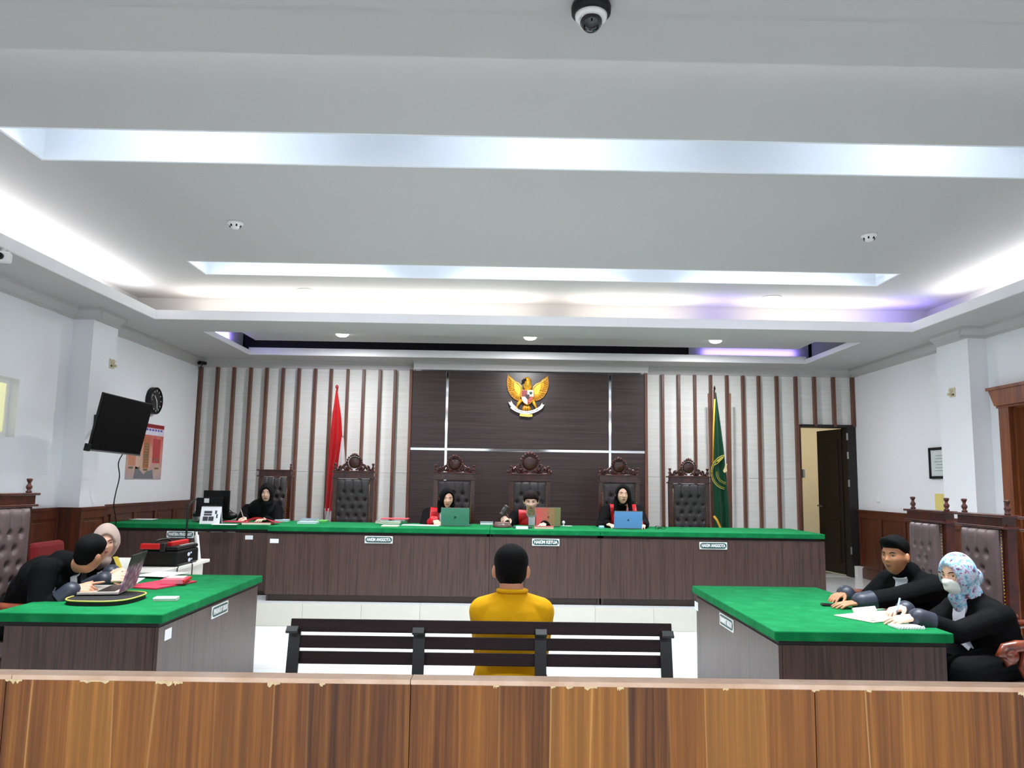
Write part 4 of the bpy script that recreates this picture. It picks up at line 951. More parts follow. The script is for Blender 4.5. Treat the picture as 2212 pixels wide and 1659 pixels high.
slab('notebook', 'thick grey notebook between the green laptop and the gavel', 'book', 1051, 1134, 28, .16, .034, JZ, plain('grey_blue_cover', S(128, 124, 136), .5), 0, None, 0, .002, PAPER)
t = thing('gavel_block', 'brown wooden gavel block beside the chief judge', 'gavel block', onz(1085, 1140, JZ)+Vector((0, .09, 0)))
gb = plain('gavel_brown', S(92, 62, 56), .35); o = t.location
B().lathe([(0, 0), (.105, 0), (.108, .012), (.10, .03), (.09, .045), (.085, .05), (0, .05)], o, 24).build('block', gb, t, smooth=False)
B().lathe([(.07, .05), (.088, .05), (.088, .055), (.07, .055)], o, 24).build('rim', plain('gavel_rim', S(150, 116, 108), .3), t)
slab('notebook', 'dark notebook with a pen under the chief judge arms', 'book', 1128, 1141, 40, .16, .012, JZ, NAVY, 3)
slab('tissue_pack', 'small white packet at the front edge before the chief judge', 'packet', 1127.5, 1144.5, 26, .06, .035, JZ, plain('white_packet', S(226, 240, 234), .5), 1, None, 0, .006)
slab('document_folder', 'red folder with cream pages in front of the pink laptop', 'folder', 1175, 1142.5, 42, .1, .026, JZ, PINK2, 1, None, 0, .002, CREAMP)
t = thing('desk_microphone', 'tiny white round microphone right of the pink laptop', 'microphone', onz(1218, 1137, JZ)+Vector((0, .05, 0))); o = t.location
B().lathe([(0, 0), (.022, 0), (.022, .006), (.005, .01), (.005, .03), (0, .03)], o, 12).build('stand', WHITEP, t); B().ell(o+Vector((0, 0, .042)), (.017, .017, .02)).build('head', WHITEP, t, smooth=True)
slab('paper_slip', 'small white paper slip beside the tiny microphone', 'paper', 1229, 1137, 14, .08, .003, JZ, PAPER, 6)
t = thing('round_tin', 'small pale blue round tin left of the blue laptop', 'tin', onz(1300, 1141, JZ)+Vector((0, .03, 0))); o = t.location
B().lathe([(0, 0), (.032, 0), (.033, .014), (.03, .018), (0, .018)], o, 18).build('body', plain('tin_blue', S(150, 200, 224), .35), t); B().lathe([(0, .018), (.03, .018), (.028, .026), (0, .027)], o, 18).build('lid', plain('tin_lid', S(186, 226, 240), .35), t)
t = thing('spectacles', 'folded dark spectacles on the right of the judges desk', 'spectacles', onz(1427, 1144, JZ)+Vector((0, .05, 0))); o = t.location
b = B()
for dx in (-.032, .032): b.tube([o+Vector((dx+.026*math.cos(a), -.03, .022+.018*math.sin(a))) for a in [2*math.pi*k/12 for k in range(13)]], .003, 6)
b.build('rims', BLACKPL, t); B().tube([o+Vector((-.06, -.03, .03)), o+Vector((.02, .02, .012))], .003, 6).build('temple', BLACKPL, t); B().tube([o+Vector((.06, -.03, .03)), o+Vector((-.02, .03, .006))], .003, 6).build('temple', BLACKPL, t)
# ---------------------------------------------------------------- things on the clerk desk
def monitor(lab, x0p, x1p, y0p, y1p, Y, grp=None, sticker=None, yaw_=0):
    a, c_ = ony(x0p, y0p, Y), ony(x1p, y1p, Y); w_ = c_.x-a.x; xc = (a.x+c_.x)/2
    t = thing('computer_monitor', lab, 'monitor', (xc, Y+.02, CZ), R(yaw_), grp)
    z1 = a.z-CZ; z0 = max(.06, c_.z-CZ)
    B().bb(-w_/2, w_/2, -.02, .012, z0, z1, .006).bb(-w_*.3, w_*.3, -.045, -.02, z0+.05, z1-.07, .008).build('casing', BLACKPL, t, False)
    B().bb(-w_/2+.012, w_/2-.012, .012, .014, z0+.015, z1-.012).build('screen', SCRN, t, False)
    B().bb(-.03, .03, -.03, -.008, .01, z0+.05).build('neck', BLACKPL, t, False); B().bb(-.11, .11, -.09, .10, 0, .012, .003).build('foot', BLACKPL, t, False)
    if sticker:
        q_ = sticker; B().bb(q_[0]-.028, q_[0]+.028, -.047, -.045, q_[1]-.025, q_[1]+.025).build('sticker', PAPER, t, False)
    return t
monitor('taller black computer monitor at the back of the clerk desk', 440, 493, 1059, 1118, 9.55)
monitor('lower black computer monitor behind the tent calendar', 424, 478, 1075, 1122, 9.25, None, (-.02, .245))
t = thing('desk_speaker', 'small grey speaker at the left of the monitors', 'speaker', onz(418, 1127, CZ)+Vector((0, .05, 0))); o = t.location
B().box(o+Vector((0, 0, .06)), (.055, .06, .12), None, .006).build('body', plain('grey_plastic', S(110, 110, 112), .5), t); B().cyl(o+Vector((0, -.031, .075)), o+Vector((0, -.034, .075)), .02).build('cone', BLACKPL, t)
a = onz(452, 1132, CZ)
t = thing('tent_calendar', 'white tent calendar with dark pictures on the clerk desk', 'calendar', a, R(6))
rx = Matrix.Rotation(R(-20), 3, 'X'); V = rx @ Vector((0, 0, 1)); W = rx @ Vector((0, -1, 0))
B().box(V*.1, (.215, .004, .2), rx).build('front_leaf', PAPER, t, False)
rx2 = Matrix.Rotation(R(20), 3, 'X'); B().box(Vector((.0, .137, 0))+(rx2 @ Vector((0, 0, 1)))*.1, (.215, .004, .2), rx2).build('rear_leaf', PAPER, t, False)
NV = plain('calendar_side', S(20, 22, 50), .6); B().prism([(.005, .004), (.132, .004), (.07, .185)], -.02, .098, (Vector((0, 0, 0)), Vector((0, 1, 0)), Vector((0, 0, 1)), Vector((1, 0, 0)))).build('inner_card', NV, t, False)
for dx, dz, w_, h_ in ((-.03, .135, .085, .028), (.055, .135, .02, .04), (-.03, .105, .085, .02), (-.05, .06, .055, .05), (.01, .06, .055, .05), (.07, .09, .016, .045)):
    B().box(Vector((dx, 0, 0))+V*dz+W*.0028, (w_, .0012, h_), rx).build('picture', plain('calendar_print', S(52, 52, 60), .5), t, False)
b = B()
for k in range(14): b.tube([V*.198+Vector((-.09+.014*k, -.004+.012*math.cos(a_), .004+.008*math.sin(a_))) for a_ in [0, 1.2, 2.4, 3.6, 4.8, 6.0]], .0012, 4)
b.build('ring_binding', GREYM, t, False)['kind'] = 'stuff'
slab('paper_sheets', 'white papers lying before the tent calendar', 'paper', 482, 1134, 52, .14, .004, CZ, PAPER, 2)
slab('document_folder', 'flat red folder between the calendar and the clerk hand', 'folder', 500, 1129, 46, .22, .012, CZ, PINK, -8)
t = slab('document_folder', 'open red folder with cream papers before the clerk', 'folder', 552, 1134, 60, .18, .022, CZ, CREAMP, 3)
p = t.location
B().grid(lambda u, v: Vector((-.22+.46*u, -.08+.24*v, .024+.062*math.sin(u*math.pi)**2*(1-.5*v))), 12, 6, .003).build('raised_cover', PINK, t, False)
slab('document_folder', 'pale blue folder at the right end of the clerk desk', 'folder', 596, 1127, 42, .24, .02, CZ, LBLUE, 8, None, 0, .002, PAPER)
slab('paper_sheets', 'white papers on the left end of the clerk desk', 'paper', 298, 1123, 52, .22, .005, CZ, PAPER, 5)
t = thing('chair_back_dome', 'low dark brown dome standing in for a chair back behind the tent calendar', 'bag', onz(487, 1124, CZ)+Vector((0, .1, 0))); o = t.location  # bag-shaped dome placed for the back of an office chair
B().ell(o+Vector((0, 0, .05)), (.11, .06, .05)).build('body', plain('dark_brown_leather', S(36, 22, 20), .4), t, smooth=True); B().tube([o+Vector((-.06, 0, .08)), o+Vector((0, 0, .125)), o+Vector((.06, 0, .08))], .006, 6).build('handle', BLACKPL, t, smooth=True)
# thin black pole in front of the clerk desk
p = ony(403, 1150, 8.66)
t = thing('microphone_stand', 'thin black pole standing in front of the clerk desk', 'stand', (p.x, 8.66, ZP))
tpz = ony(412, 1090, 8.66).z
B().cyl((p.x, 8.66, ZP+.02), (p.x, 8.66, tpz), .011).build('pole', BLACK, t); B().lathe([(0, 0), (.11, 0), (.11, .015), (.02, .03), (0, .03)], (p.x, 8.66, ZP), 18).build('base', BLACK, t)
B().cyl((p.x, 8.66, tpz-.02), (p.x+.05, 8.72, tpz+.06), .012).build('holder', BLACK, t)
# ---------------------------------------------------------------- case on the white table
q0 = onz(345, 1222, .75)
t = thing('tool_case', 'black case with two red rails on the white table', 'case', (-2.87, 6.98, .75))
RL = plain('red_plastic', S(206, 16, 20), .35)
def cp(u, v, z): return Vector((-2.87+u*.9, 6.98+v, .75+z))
B().box(cp(0, 0, .065), (.315, .46, .13), None, .018).build('body', BLACKPL, t)
B().box(cp(0, 0, .148), (.306, .45, .030), None, .012).build('lid', BLACKPL, t)
B().box(cp(-.085, -.215, .165), (.17, .05, .045), None, .008).build('rail', RL, t)
B().box(cp(.055, .03, .178), (.045, .36, .04), None, .008).build('rail', RL, t)
B().box(cp(.03, -.215, .16), (.05, .05, .07), None, .008).build('clasp', BLACK, t)
B().tube(spline([cp(-.12, -.06, .16), cp(-.11, -.04, .20), cp(-.05, .05, .205), cp(-.04, .09, .16)]), .009).build('handle', BLACK, t, smooth=True)
b = B()
for u, v, s_ in ((.0, .01, .030), (.05, .02, .016), (.02, -.04, .03), (.07, -.035, .014)): b.ell(cp(.176, u, .075+v), (.002, s_, s_*.55), None, 8, 5)
b.build('printed_badge', plain('badge_print', S(206, 210, 226), .5), t)['kind'] = 'stuff'
B().box(cp(.13, .05, .166), (.02, .3, .006)).build('name_strip', plain('strip_grey', S(170, 160, 150), .5), t)
t = thing('yellow_folder', 'folded yellow card standing beside the black case', 'card', (-3.10, 6.44, .75))
YL = plain('yellow_card', S(206, 178, 40), .5)
for sg in (-1, 1): B().box((-3.10+sg*.03, 6.44, .80), (.006, .12, .12), Matrix.Rotation(R(sg*-26), 3, 'Y')).build('leaf', YL, t)
c_ = B().tube([cp(.17, -.12, .02), (-2.72, 6.80, .756), (-2.69, 6.70, .74), (-2.685, 6.68, .5), (-2.68, 6.66, .05)], .005, 6)
tag(c_.build('power_cable', BLACKPL, smooth=True), 'black cable hanging over the nearer edge of the white table', 'cable')
c_ = B().tube([cp(.17, .12, .02), (-2.72, 7.08, .756), (-2.69, 7.02, .74), (-2.685, 7.0, .5), (-2.68, 6.98, .05)], .005, 6)
tag(c_.build('power_cable', BLACKPL, smooth=True), 'black cable hanging over the farther edge of the white table', 'cable')
t = thing('white_bottle', 'small white bottle leaning behind the black case', 'bottle', (-2.76, 7.34, .75))
B().cyl((-2.76, 7.34, .755), (-2.80, 7.36, .97), .020).build('body', WHITEP, t); B().cyl((-2.80, 7.36, .97), (-2.805, 7.362, 1.0), .011).build('cap', WHITEP, t)
# ---------------------------------------------------------------- left counsel table
t = thing('laptop_sleeve', 'black laptop sleeve with yellow piping under the open laptop', 'sleeve', (-2.38, 4.905, TZ))
def superell(u, rx_, ry_, n_=3.0):
    c__, s__ = math.cos(u), math.sin(u); return (rx_*math.copysign(abs(c__)**(2/n_), c__), ry_*math.copysign(abs(s__)**(2/n_), s__))
sl = [superell(2*math.pi*k/40, .190, .215) for k in range(40)]
B().prism(sl, .002, .026, (Vector((-2.38, 4.905, TZ)), Vector((1, 0, 0)), Vector((0, 1, 0)), Vector((0, 0, 1)))).build('sleeve_body', plain('black_neoprene', S(18, 18, 18), .8), t)
YP = plain('yellow_piping', S(196, 180, 84), .5)
B().tube([(-2.38+x*1.005, 4.905+y*1.005, TZ+.027) for x, y in sl+sl[:1]], .005, 6).build('piping', YP, t, smooth=True)
t = thing('laptop', 'open silver laptop with purple floral lid on the left table', 'laptop', (-2.355, 5.10, TZ+.033), R(10))
B().bb(-.245, 0, -.17, .17, 0, .016, .003).build('base', plain('silver_deck', S(196, 186, 176), .35, metal=.3), t, False)
B().bb(-.13, -.03, -.15, .15, .016, .0175).build('keyboard', BLACKPL, t, False)
ry = Matrix.Rotation(R(15), 3, 'Y'); Vl = ry @ Vector((0, 0, 1)); h0 = Vector((.004, 0, .012))
def flower_mat():
    m, nt, bs = nmat('floral_lid')
    v = tex_obj(nt); sp = nt.nodes.new('ShaderNodeSeparateXYZ'); nt.links.new(v, sp.inputs[0])
    vo = nt.nodes.new('ShaderNodeTexVoronoi'); vo.inputs['Scale'].default_value = 22; nt.links.new(v, vo.inputs['Vector'])
    n1 = noise(nt, v, 16, 3)
    c1 = ramp(nt, vo.outputs['Distance'], [(0.1, S(240, 214, 226)), (0.35, S(190, 130, 168)), (0.7, S(130, 84, 126))])
    ad = nt.nodes.new('ShaderNodeMath'); ad.operation = 'MULTIPLY_ADD'; nt.links.new(n1, ad.inputs[0]); ad.inputs[1].default_value = .10; nt.links.new(sp.outputs[2], ad.inputs[2])
    msk = ramp(nt, ad.outputs[0], [(0.19, (0, 0, 0, 1)), (0.23, (1, 1, 1, 1))])
    mx = nt.nodes.new('ShaderNodeMix'); mx.data_type = 'RGBA'; nt.links.new(msk, mx.inputs[0]); nt.links.new(c1, mx.inputs[6]); mx.inputs[7].default_value = S(16, 18, 18)
    nt.links.new(mx.outputs[2], bs.inputs['Base Color']); bs.inputs['Roughness'].default_value = .5
    return m
B().box(h0+Vl*.115, (.008, .34, .23), ry, .003).build('lid', flower_mat(), t, False)
B().box(h0+Vl*.118-(ry @ Vector((.0045, 0, 0))), (.001, .32, .205), ry).build('screen', SCRN, t, False)
def sheet(nm, lab, cat, px_, py_, z, w_, d_, h_, yaw_, mt, z0=0.0, grp=None):
    p = onz(px_, py_, z); t = thing(nm, lab, cat, (p.x, p.y, z+z0), R(yaw_), grp)
    B().bb(-w_/2, w_/2, -d_/2, d_/2, .0008, h_+.0008, min(.002, h_/3)).build('sheets', mt, t, False); return t
sheet('paper_sheets', 'white papers in front of the woman with the phone', 'paper', 268, 1256, TZ, .22, .34, .004, 14, PAPER)
sheet('document_folder', 'red plastic folder behind the floral laptop', 'folder', 348, 1264, TZ, .26, .42, .012, -16, PINK)
sheet('paper_sheets', 'white sheets lying on the red folder', 'paper', 350, 1245, TZ, .25, .30, .004, -12, PAPER, .013)
t = sheet('document_pouch', 'crumpled red plastic pouch with a cream card on top', 'pouch', 378, 1262, TZ, .15, .22, .03, 10, plain('pink_film', S(214, 110, 130), .25), .0)
t.location.z += .0135
B().bb(-.055, .06, -.02, .10, .031, .034).build('card', CREAMP, t, False); B().tube([(.075, -.11, .016), (.078, .1, .018)], .012).build('red_edge', RL, t, False)
t = sheet('white_wallet', 'white closed wallet alone on the left green table', 'wallet', 359, 1297, TZ, .135, .075, .02, 8, WHITEP)
B().bb(-.0675, .0675, -.0385, -.036, .008, .012).build('zip', GREYM, t, False)
# ---------------------------------------------------------------- right counsel table
def smart(lab, p, yaw_, z, pitch_=0.0):
    t = thing('mobile_phone', lab, 'phone', p, R(yaw_))
    t.rotation_euler = (R(pitch_), 0, R(yaw_))
    B().bb(-.037, .037, -.077, .077, 0, .009, .003).build('body', BLACKPL, t, False); B().bb(-.034, .034, -.073, .073, .009, .0095).build('screen', SCRN, t, False); return t
p = onz(1802, 1309, TZ); smart('black phone under the hand of the man at right', (p.x, p.y, TZ+.001), 78, TZ)
sheet('paper_sheets', 'pale green paper under the right man forearm', 'paper', 1868, 1312, TZ, .21, .12, .004, -70, plain('pale_green_paper', S(206, 224, 206), .7))
t = sheet('document_folder', 'open cream folder with white papers before the masked woman', 'folder', 1885, 1334, TZ, .26, .34, .006, -62, CREAMP)
B().grid(lambda u, v: Vector((-.11+.22*u, -.14+.28*v, .008+.02*math.sin(u*math.pi)*(v))), 8, 8, .002).build('paper', PAPER, t, False)
B().box((-.13, .10, .02), (.01, .2, .03), Matrix.Rotation(R(-30), 3, 'Y')).build('flap', CREAMP, t, False)
t = sheet('spiral_notebook', 'white spiral notebook at the near edge of the right table', 'notebook', 1957, 1356, TZ, .15, .10, .012, 4, PAPER)
b = B()
for k in range(10): b.tube([(-.07+.0155*k, -.05+.010*math.cos(a_), .008+.010*math.sin(a_)) for a_ in [0, 1.05, 2.1, 3.15, 4.2, 5.25, 6.2]], .0022, 5)
b.build('spiral', WHITEP, t, False)['kind'] = 'stuff'
sheet('paper_sheets', 'white folded sheet beside the spiral notebook', 'paper', 1965, 1345, TZ, .1, .14, .012, 20, PAPER)
# ---------------------------------------------------------------- people
def remesh(bld, vox, smooth=4, fac=.5):
    me = bpy.data.meshes.new('tmp'); bld.bm.to_mesh(me); bld.bm.free()
    o = bpy.data.objects.new('tmp', me); COL.objects.link(o)
    a = o.modifiers.new('r', 'REMESH'); a.mode = 'VOXEL'; a.voxel_size = vox
    if smooth:
        b_ = o.modifiers.new('s', 'SMOOTH'); b_.factor = fac; b_.iterations = smooth
    dg = bpy.context.evaluated_depsgraph_get(); r_ = bpy.data.meshes.new_from_object(o.evaluated_get(dg))
    bpy.data.objects.remove(o); bpy.data.meshes.remove(me); r_.materials.clear(); return r_
def sst(a, b, x): t_ = np.clip((x-a)/(b-a), 0, 1); return t_*t_*(3-2*t_)
NU, NV_ = 84, 60
def head_grid():
    ph = np.linspace(0, np.pi, NV_+1)[:, None]; th = np.linspace(0, 2*np.pi, NU, endpoint=False)[None, :]
    dx = np.sin(ph)*np.sin(th); dy = -np.sin(ph)*np.cos(th); dz = np.cos(ph)*np.ones_like(th)
    x, y, z = .0745*dx, .095*dy, .114*dz
    t_ = sst(-.05, -1.0, dz); front = sst(.05, .75, -dy)
    x = x*(1-.34*t_); y = np.where(y > 0, y*(1-.42*t_), y*(1+.05*t_))
    y = y + .007*front*sst(.5, 1, -dy)
    g = lambda c, s_: np.exp(-((c)/s_)**2)
    ax = abs(x)
    nz = np.where(z > -.016, np.exp(-((z+.016)/.022)**2), np.exp(-((z+.016)/.008)**2))
    y = y - front*(.023*g(x, .0095)*nz + .007*g(ax-.011, .007)*g(z+.018, .008))
    y = y + front*(.008*g(ax-.031, .014)*g(z-.013, .010)) - front*.004*g(z-.033, .009)*g(x, .045)
    y = y - front*.004*g(ax-.042, .018)*g(z+.014, .02)
    y = y - front*(.0065*g(x, .019)*g(z+.050, .011)) - front*.007*g(x, .02)*g(z+.092, .014)
    return np.stack([x, y, z], -1)
HG = head_grid()
def grid_mesh(b, P):
    bm_ = b.bm; nv, nu = P.shape[0]-1, P.shape[1]
    top = bm_.verts.new(P[0].mean(0)); bot = bm_.verts.new(P[-1].mean(0))
    rows = [[bm_.verts.new(P[i, j]) for j in range(nu)] for i in range(1, nv)]
    for j in range(nu):
        k = (j+1) % nu
        bm_.faces.new((top, rows[0][k], rows[0][j])); bm_.faces.new((bot, rows[-1][j], rows[-1][k]))
        for i in range(len(rows)-1): bm_.faces.new((rows[i][j], rows[i][k], rows[i+1][k], rows[i+1][j]))
    bmesh.ops.recalc_face_normals(bm_, faces=bm_.faces); return b
NRM = HG/np.array([.0745, .095, .114])**2; NRM = NRM/np.linalg.norm(NRM, axis=-1, keepdims=True)
def shell(off): return HG + NRM*off[..., None]
def front_y(x, z):
    d = (HG[..., 0]-x)**2+(HG[..., 2]-z)**2+np.where(HG[..., 1] > -.02, 1, 0); return HG[..., 1].ravel()[d.argmin()]
def hair_short(thick_top=.020, side=.006, line=0.0, quiff=0.0, wide=.07, fade=0.0):
    x, y, z = HG[..., 0], HG[..., 1], HG[..., 2]
    zl = np.interp(y, [-.10, -.07, -.045, -.02, .02, .05, .09], [.066, .060, .045+fade*.4, .004+fade, -.020+fade, -.070+fade*.8, -.078+fade*.5])+line
    th = side+(thick_top-side)*sst(.01, .09, z) + quiff*sst(-.02, -.07, y)*sst(.062, .092, z)*sst(.060, .035, abs(x))
    P = shell(sst(-.006, .006, z-zl)*(th+.010)-.010); P[..., 0] *= 1+wide*sst(-.01, .05, z)*sst(.125, .09, z); return P
def hair_long_top(part=0.0, line=0.0):
    x, y, z = HG[..., 0], HG[..., 1], HG[..., 2]
    ax = abs(x-part)
    face = 1-((ax/.055)**2+((z+.010)/(.090))**2)          # >0 inside the face oval
    k = np.where(y < -.0, sst(.10, -.04, face), 1.0)
    return shell(k*(.016+.010)-.010)
def hijab_top(ow=.051, oh=.084, oz=-.014, th=.016):
    x, y, z = HG[..., 0], HG[..., 1], HG[..., 2]
    face = 1-((x/ow)**2+((z-oz)/oh)**2); k = np.where(y < -.005, sst(.06, -.06, face), 1.0)
    return shell(k*(th+.012)-.012)
def mask_shell():
    x, y, z = HG[..., 0], HG[..., 1], HG[..., 2]
    k = np.where(y < -.015, sst(1.0, .82, (abs(x)/.060)**2.4+(abs(z+.050)/.052)**2.4), 0)
    th = .008+.020*np.exp(-(x/.028)**2-((z+.045)/.03)**2)
    return shell(k*(th+.012)-.012)
SKIN = {}
def skin(name, c):
    if name in SKIN: return SKIN[name]
    m, nt, bs = nmat('skin_'+name); v = tex_obj(nt); f = noise(nt, v, 14, 3)
    nt.links.new(ramp(nt, f, [(.3, tuple(x*.9 for x in c[:3])+(1,)), (.7, c)]), bs.inputs['Base Color'])
    bs.inputs['Roughness'].default_value = .5; bs.inputs['Subsurface Weight'].default_value = .0; bs.inputs['Subsurface Radius'].default_value = (.01, .004, .002); bs.inputs['Subsurface Scale'].default_value = .5
    SKIN[name] = m; return m
HAIRM = plain('black_hair', S(8, 7, 8), .75, spec=.12, var=.25, vscale=80, bmp=.3, bscale=400); HAIRB = plain('brown_black_hair', S(30, 17, 14), .7, spec=.15, var=.3, vscale=60, bmp=.3, bscale=400)
GOWN = plain('black_gown_cloth', S(8, 8, 10), .85, spec=.12, var=.15, vscale=5)
CUFFM = plain('slate_satin', S(44, 48, 60), .45, spec=.4, var=.12, vscale=20); REDS = plain('red_satin', S(200, 10, 26), .42, spec=.45, var=.08); WHJ = plain('white_jabot_cloth', S(232, 232, 242), .7, var=.03)
EYEW = plain('eye_white', S(222, 214, 208), .3); EYED = plain('dark_iris', S(22, 12, 10), .2); BROW = plain('eyebrow_hair', S(26, 18, 16), .7); LIPM = plain('lip_red', S(170, 92, 84), .45); LIPM2 = plain('lip_brown', S(136, 86, 76), .5)
SHOE = plain('black_shoe', S(14, 14, 14), .35); TROU = plain('dark_trousers', S(28, 28, 34), .7)
def frame_of(fwd, up=(0, 0, 1)):
    f_ = Vector(fwd).normalized(); u_ = Vector(up); l_ = u_.cross(f_).normalized(); u_ = f_.cross(l_).normalized()
    return Matrix((l_, -f_, u_)).transposed()          # local x = left, -y = forward, z = up
def ik(a, b_, l1, l2, hint):
    a, b_ = Vector(a), Vector(b_); d = b_-a; L = min(d.length, (l1+l2)*.999); u_ = d.normalized()
    x = (l1*l1-l2*l2+L*L)/(2*L); h = math.sqrt(max(0, l1*l1-x*x))
    hv = Vector(hint); hv = (hv-u_*hv.dot(u_)).normalized(); return a+u_*x+hv*h
def hand(b, wrist, d, n, side, curl=.35, spread=6, thumb=40, scale=1.0, point=False):
    # d finger direction, n back-of-hand normal, side = +1 when the thumb lies along n x d
    d = Vector(d).normalized(); n = Vector(n); n = (n-d*n.dot(d)).normalized(); s_ = n.cross(d)*side
    wrist = Vector(wrist); k = scale
    lens = (.074, .080, .074, .058); offs = (.030, .0095, -.0115, -.031)
    b.cap(wrist-d*.02*k, wrist+d*.02*k, .024*k, .022*k)
    for i, (L_, of) in enumerate(zip(lens, offs)):
        kn = wrist+d*(.086-.004*abs(i-1))*k+s_*of*k
        b.cap(wrist+d*.012*k+s_*of*.62*k, kn, .0145*k, .0105*k, 10)
        a0 = R(spread)*(1.5-i)*.8; dd = (d*math.cos(a0)+s_*math.sin(a0)).normalized(); p = kn; cu = 0.05 if (point and i == 0) else curl
        for j, fr_ in enumerate((.44, .31, .25)):
            dd = (dd*math.cos(cu)-n*math.sin(cu)).normalized(); q_ = p+dd*L_*fr_*k
            b.cap(p, q_, (.0092-.0008*j)*k, (.0085-.0009*j)*k, 8); p = q_
    a0 = R(thumb); t0 = wrist+d*.022*k+s_*.022*k-n*.006*k; td = (d*math.cos(a0)+s_*math.sin(a0)-n*.25).normalized(); t1 = t0+td*.044*k
    b.cap(t0, t1, .014*k, .0105*k, 8); td2 = (td*.9+d*.5).normalized(); b.cap(t1, t1+td2*.032*k, .0102*k, .0085*k, 8)
def clip_patch(src, planes, off, thick, keep=None):
    bm_ = bmesh.new(); bm_.from_mesh(src)
    for co, no in planes:       # keep the side the normal points away from
        bmesh.ops.bisect_plane(bm_, geom=bm_.verts[:]+bm_.edges[:]+bm_.faces[:], plane_co=co, plane_no=no, clear_outer=True)
    if keep:
        bad = [f for f in bm_.faces if not keep(f)]; bmesh.ops.delete(bm_, geom=bad, context='FACES')
    seen, isl = set(), []
    for f in bm_.faces:
        if f in seen: continue
        st, cur = [f], []; seen.add(f)
        while st:
            g = st.pop(); cur.append(g)
            for e in g.edges:
                for h in e.link_faces:
                    if h not in seen: seen.add(h); st.append(h)
        isl.append(cur)
    if len(isl) > 1:
        isl.sort(key=len); bmesh.ops.delete(bm_, geom=[f for c in isl[:-1] for f in c], context='FACES')
    bm_.normal_update()
    nm = {v: v.normal.copy() for v in bm_.verts}
    for v, n_ in nm.items(): v.co += n_*off
    if bm_.faces: bmesh.ops.solidify(bm_, geom=bm_.faces[:], thickness=-thick)
    b = B(); b.bm.free(); b.bm = bm_; return b
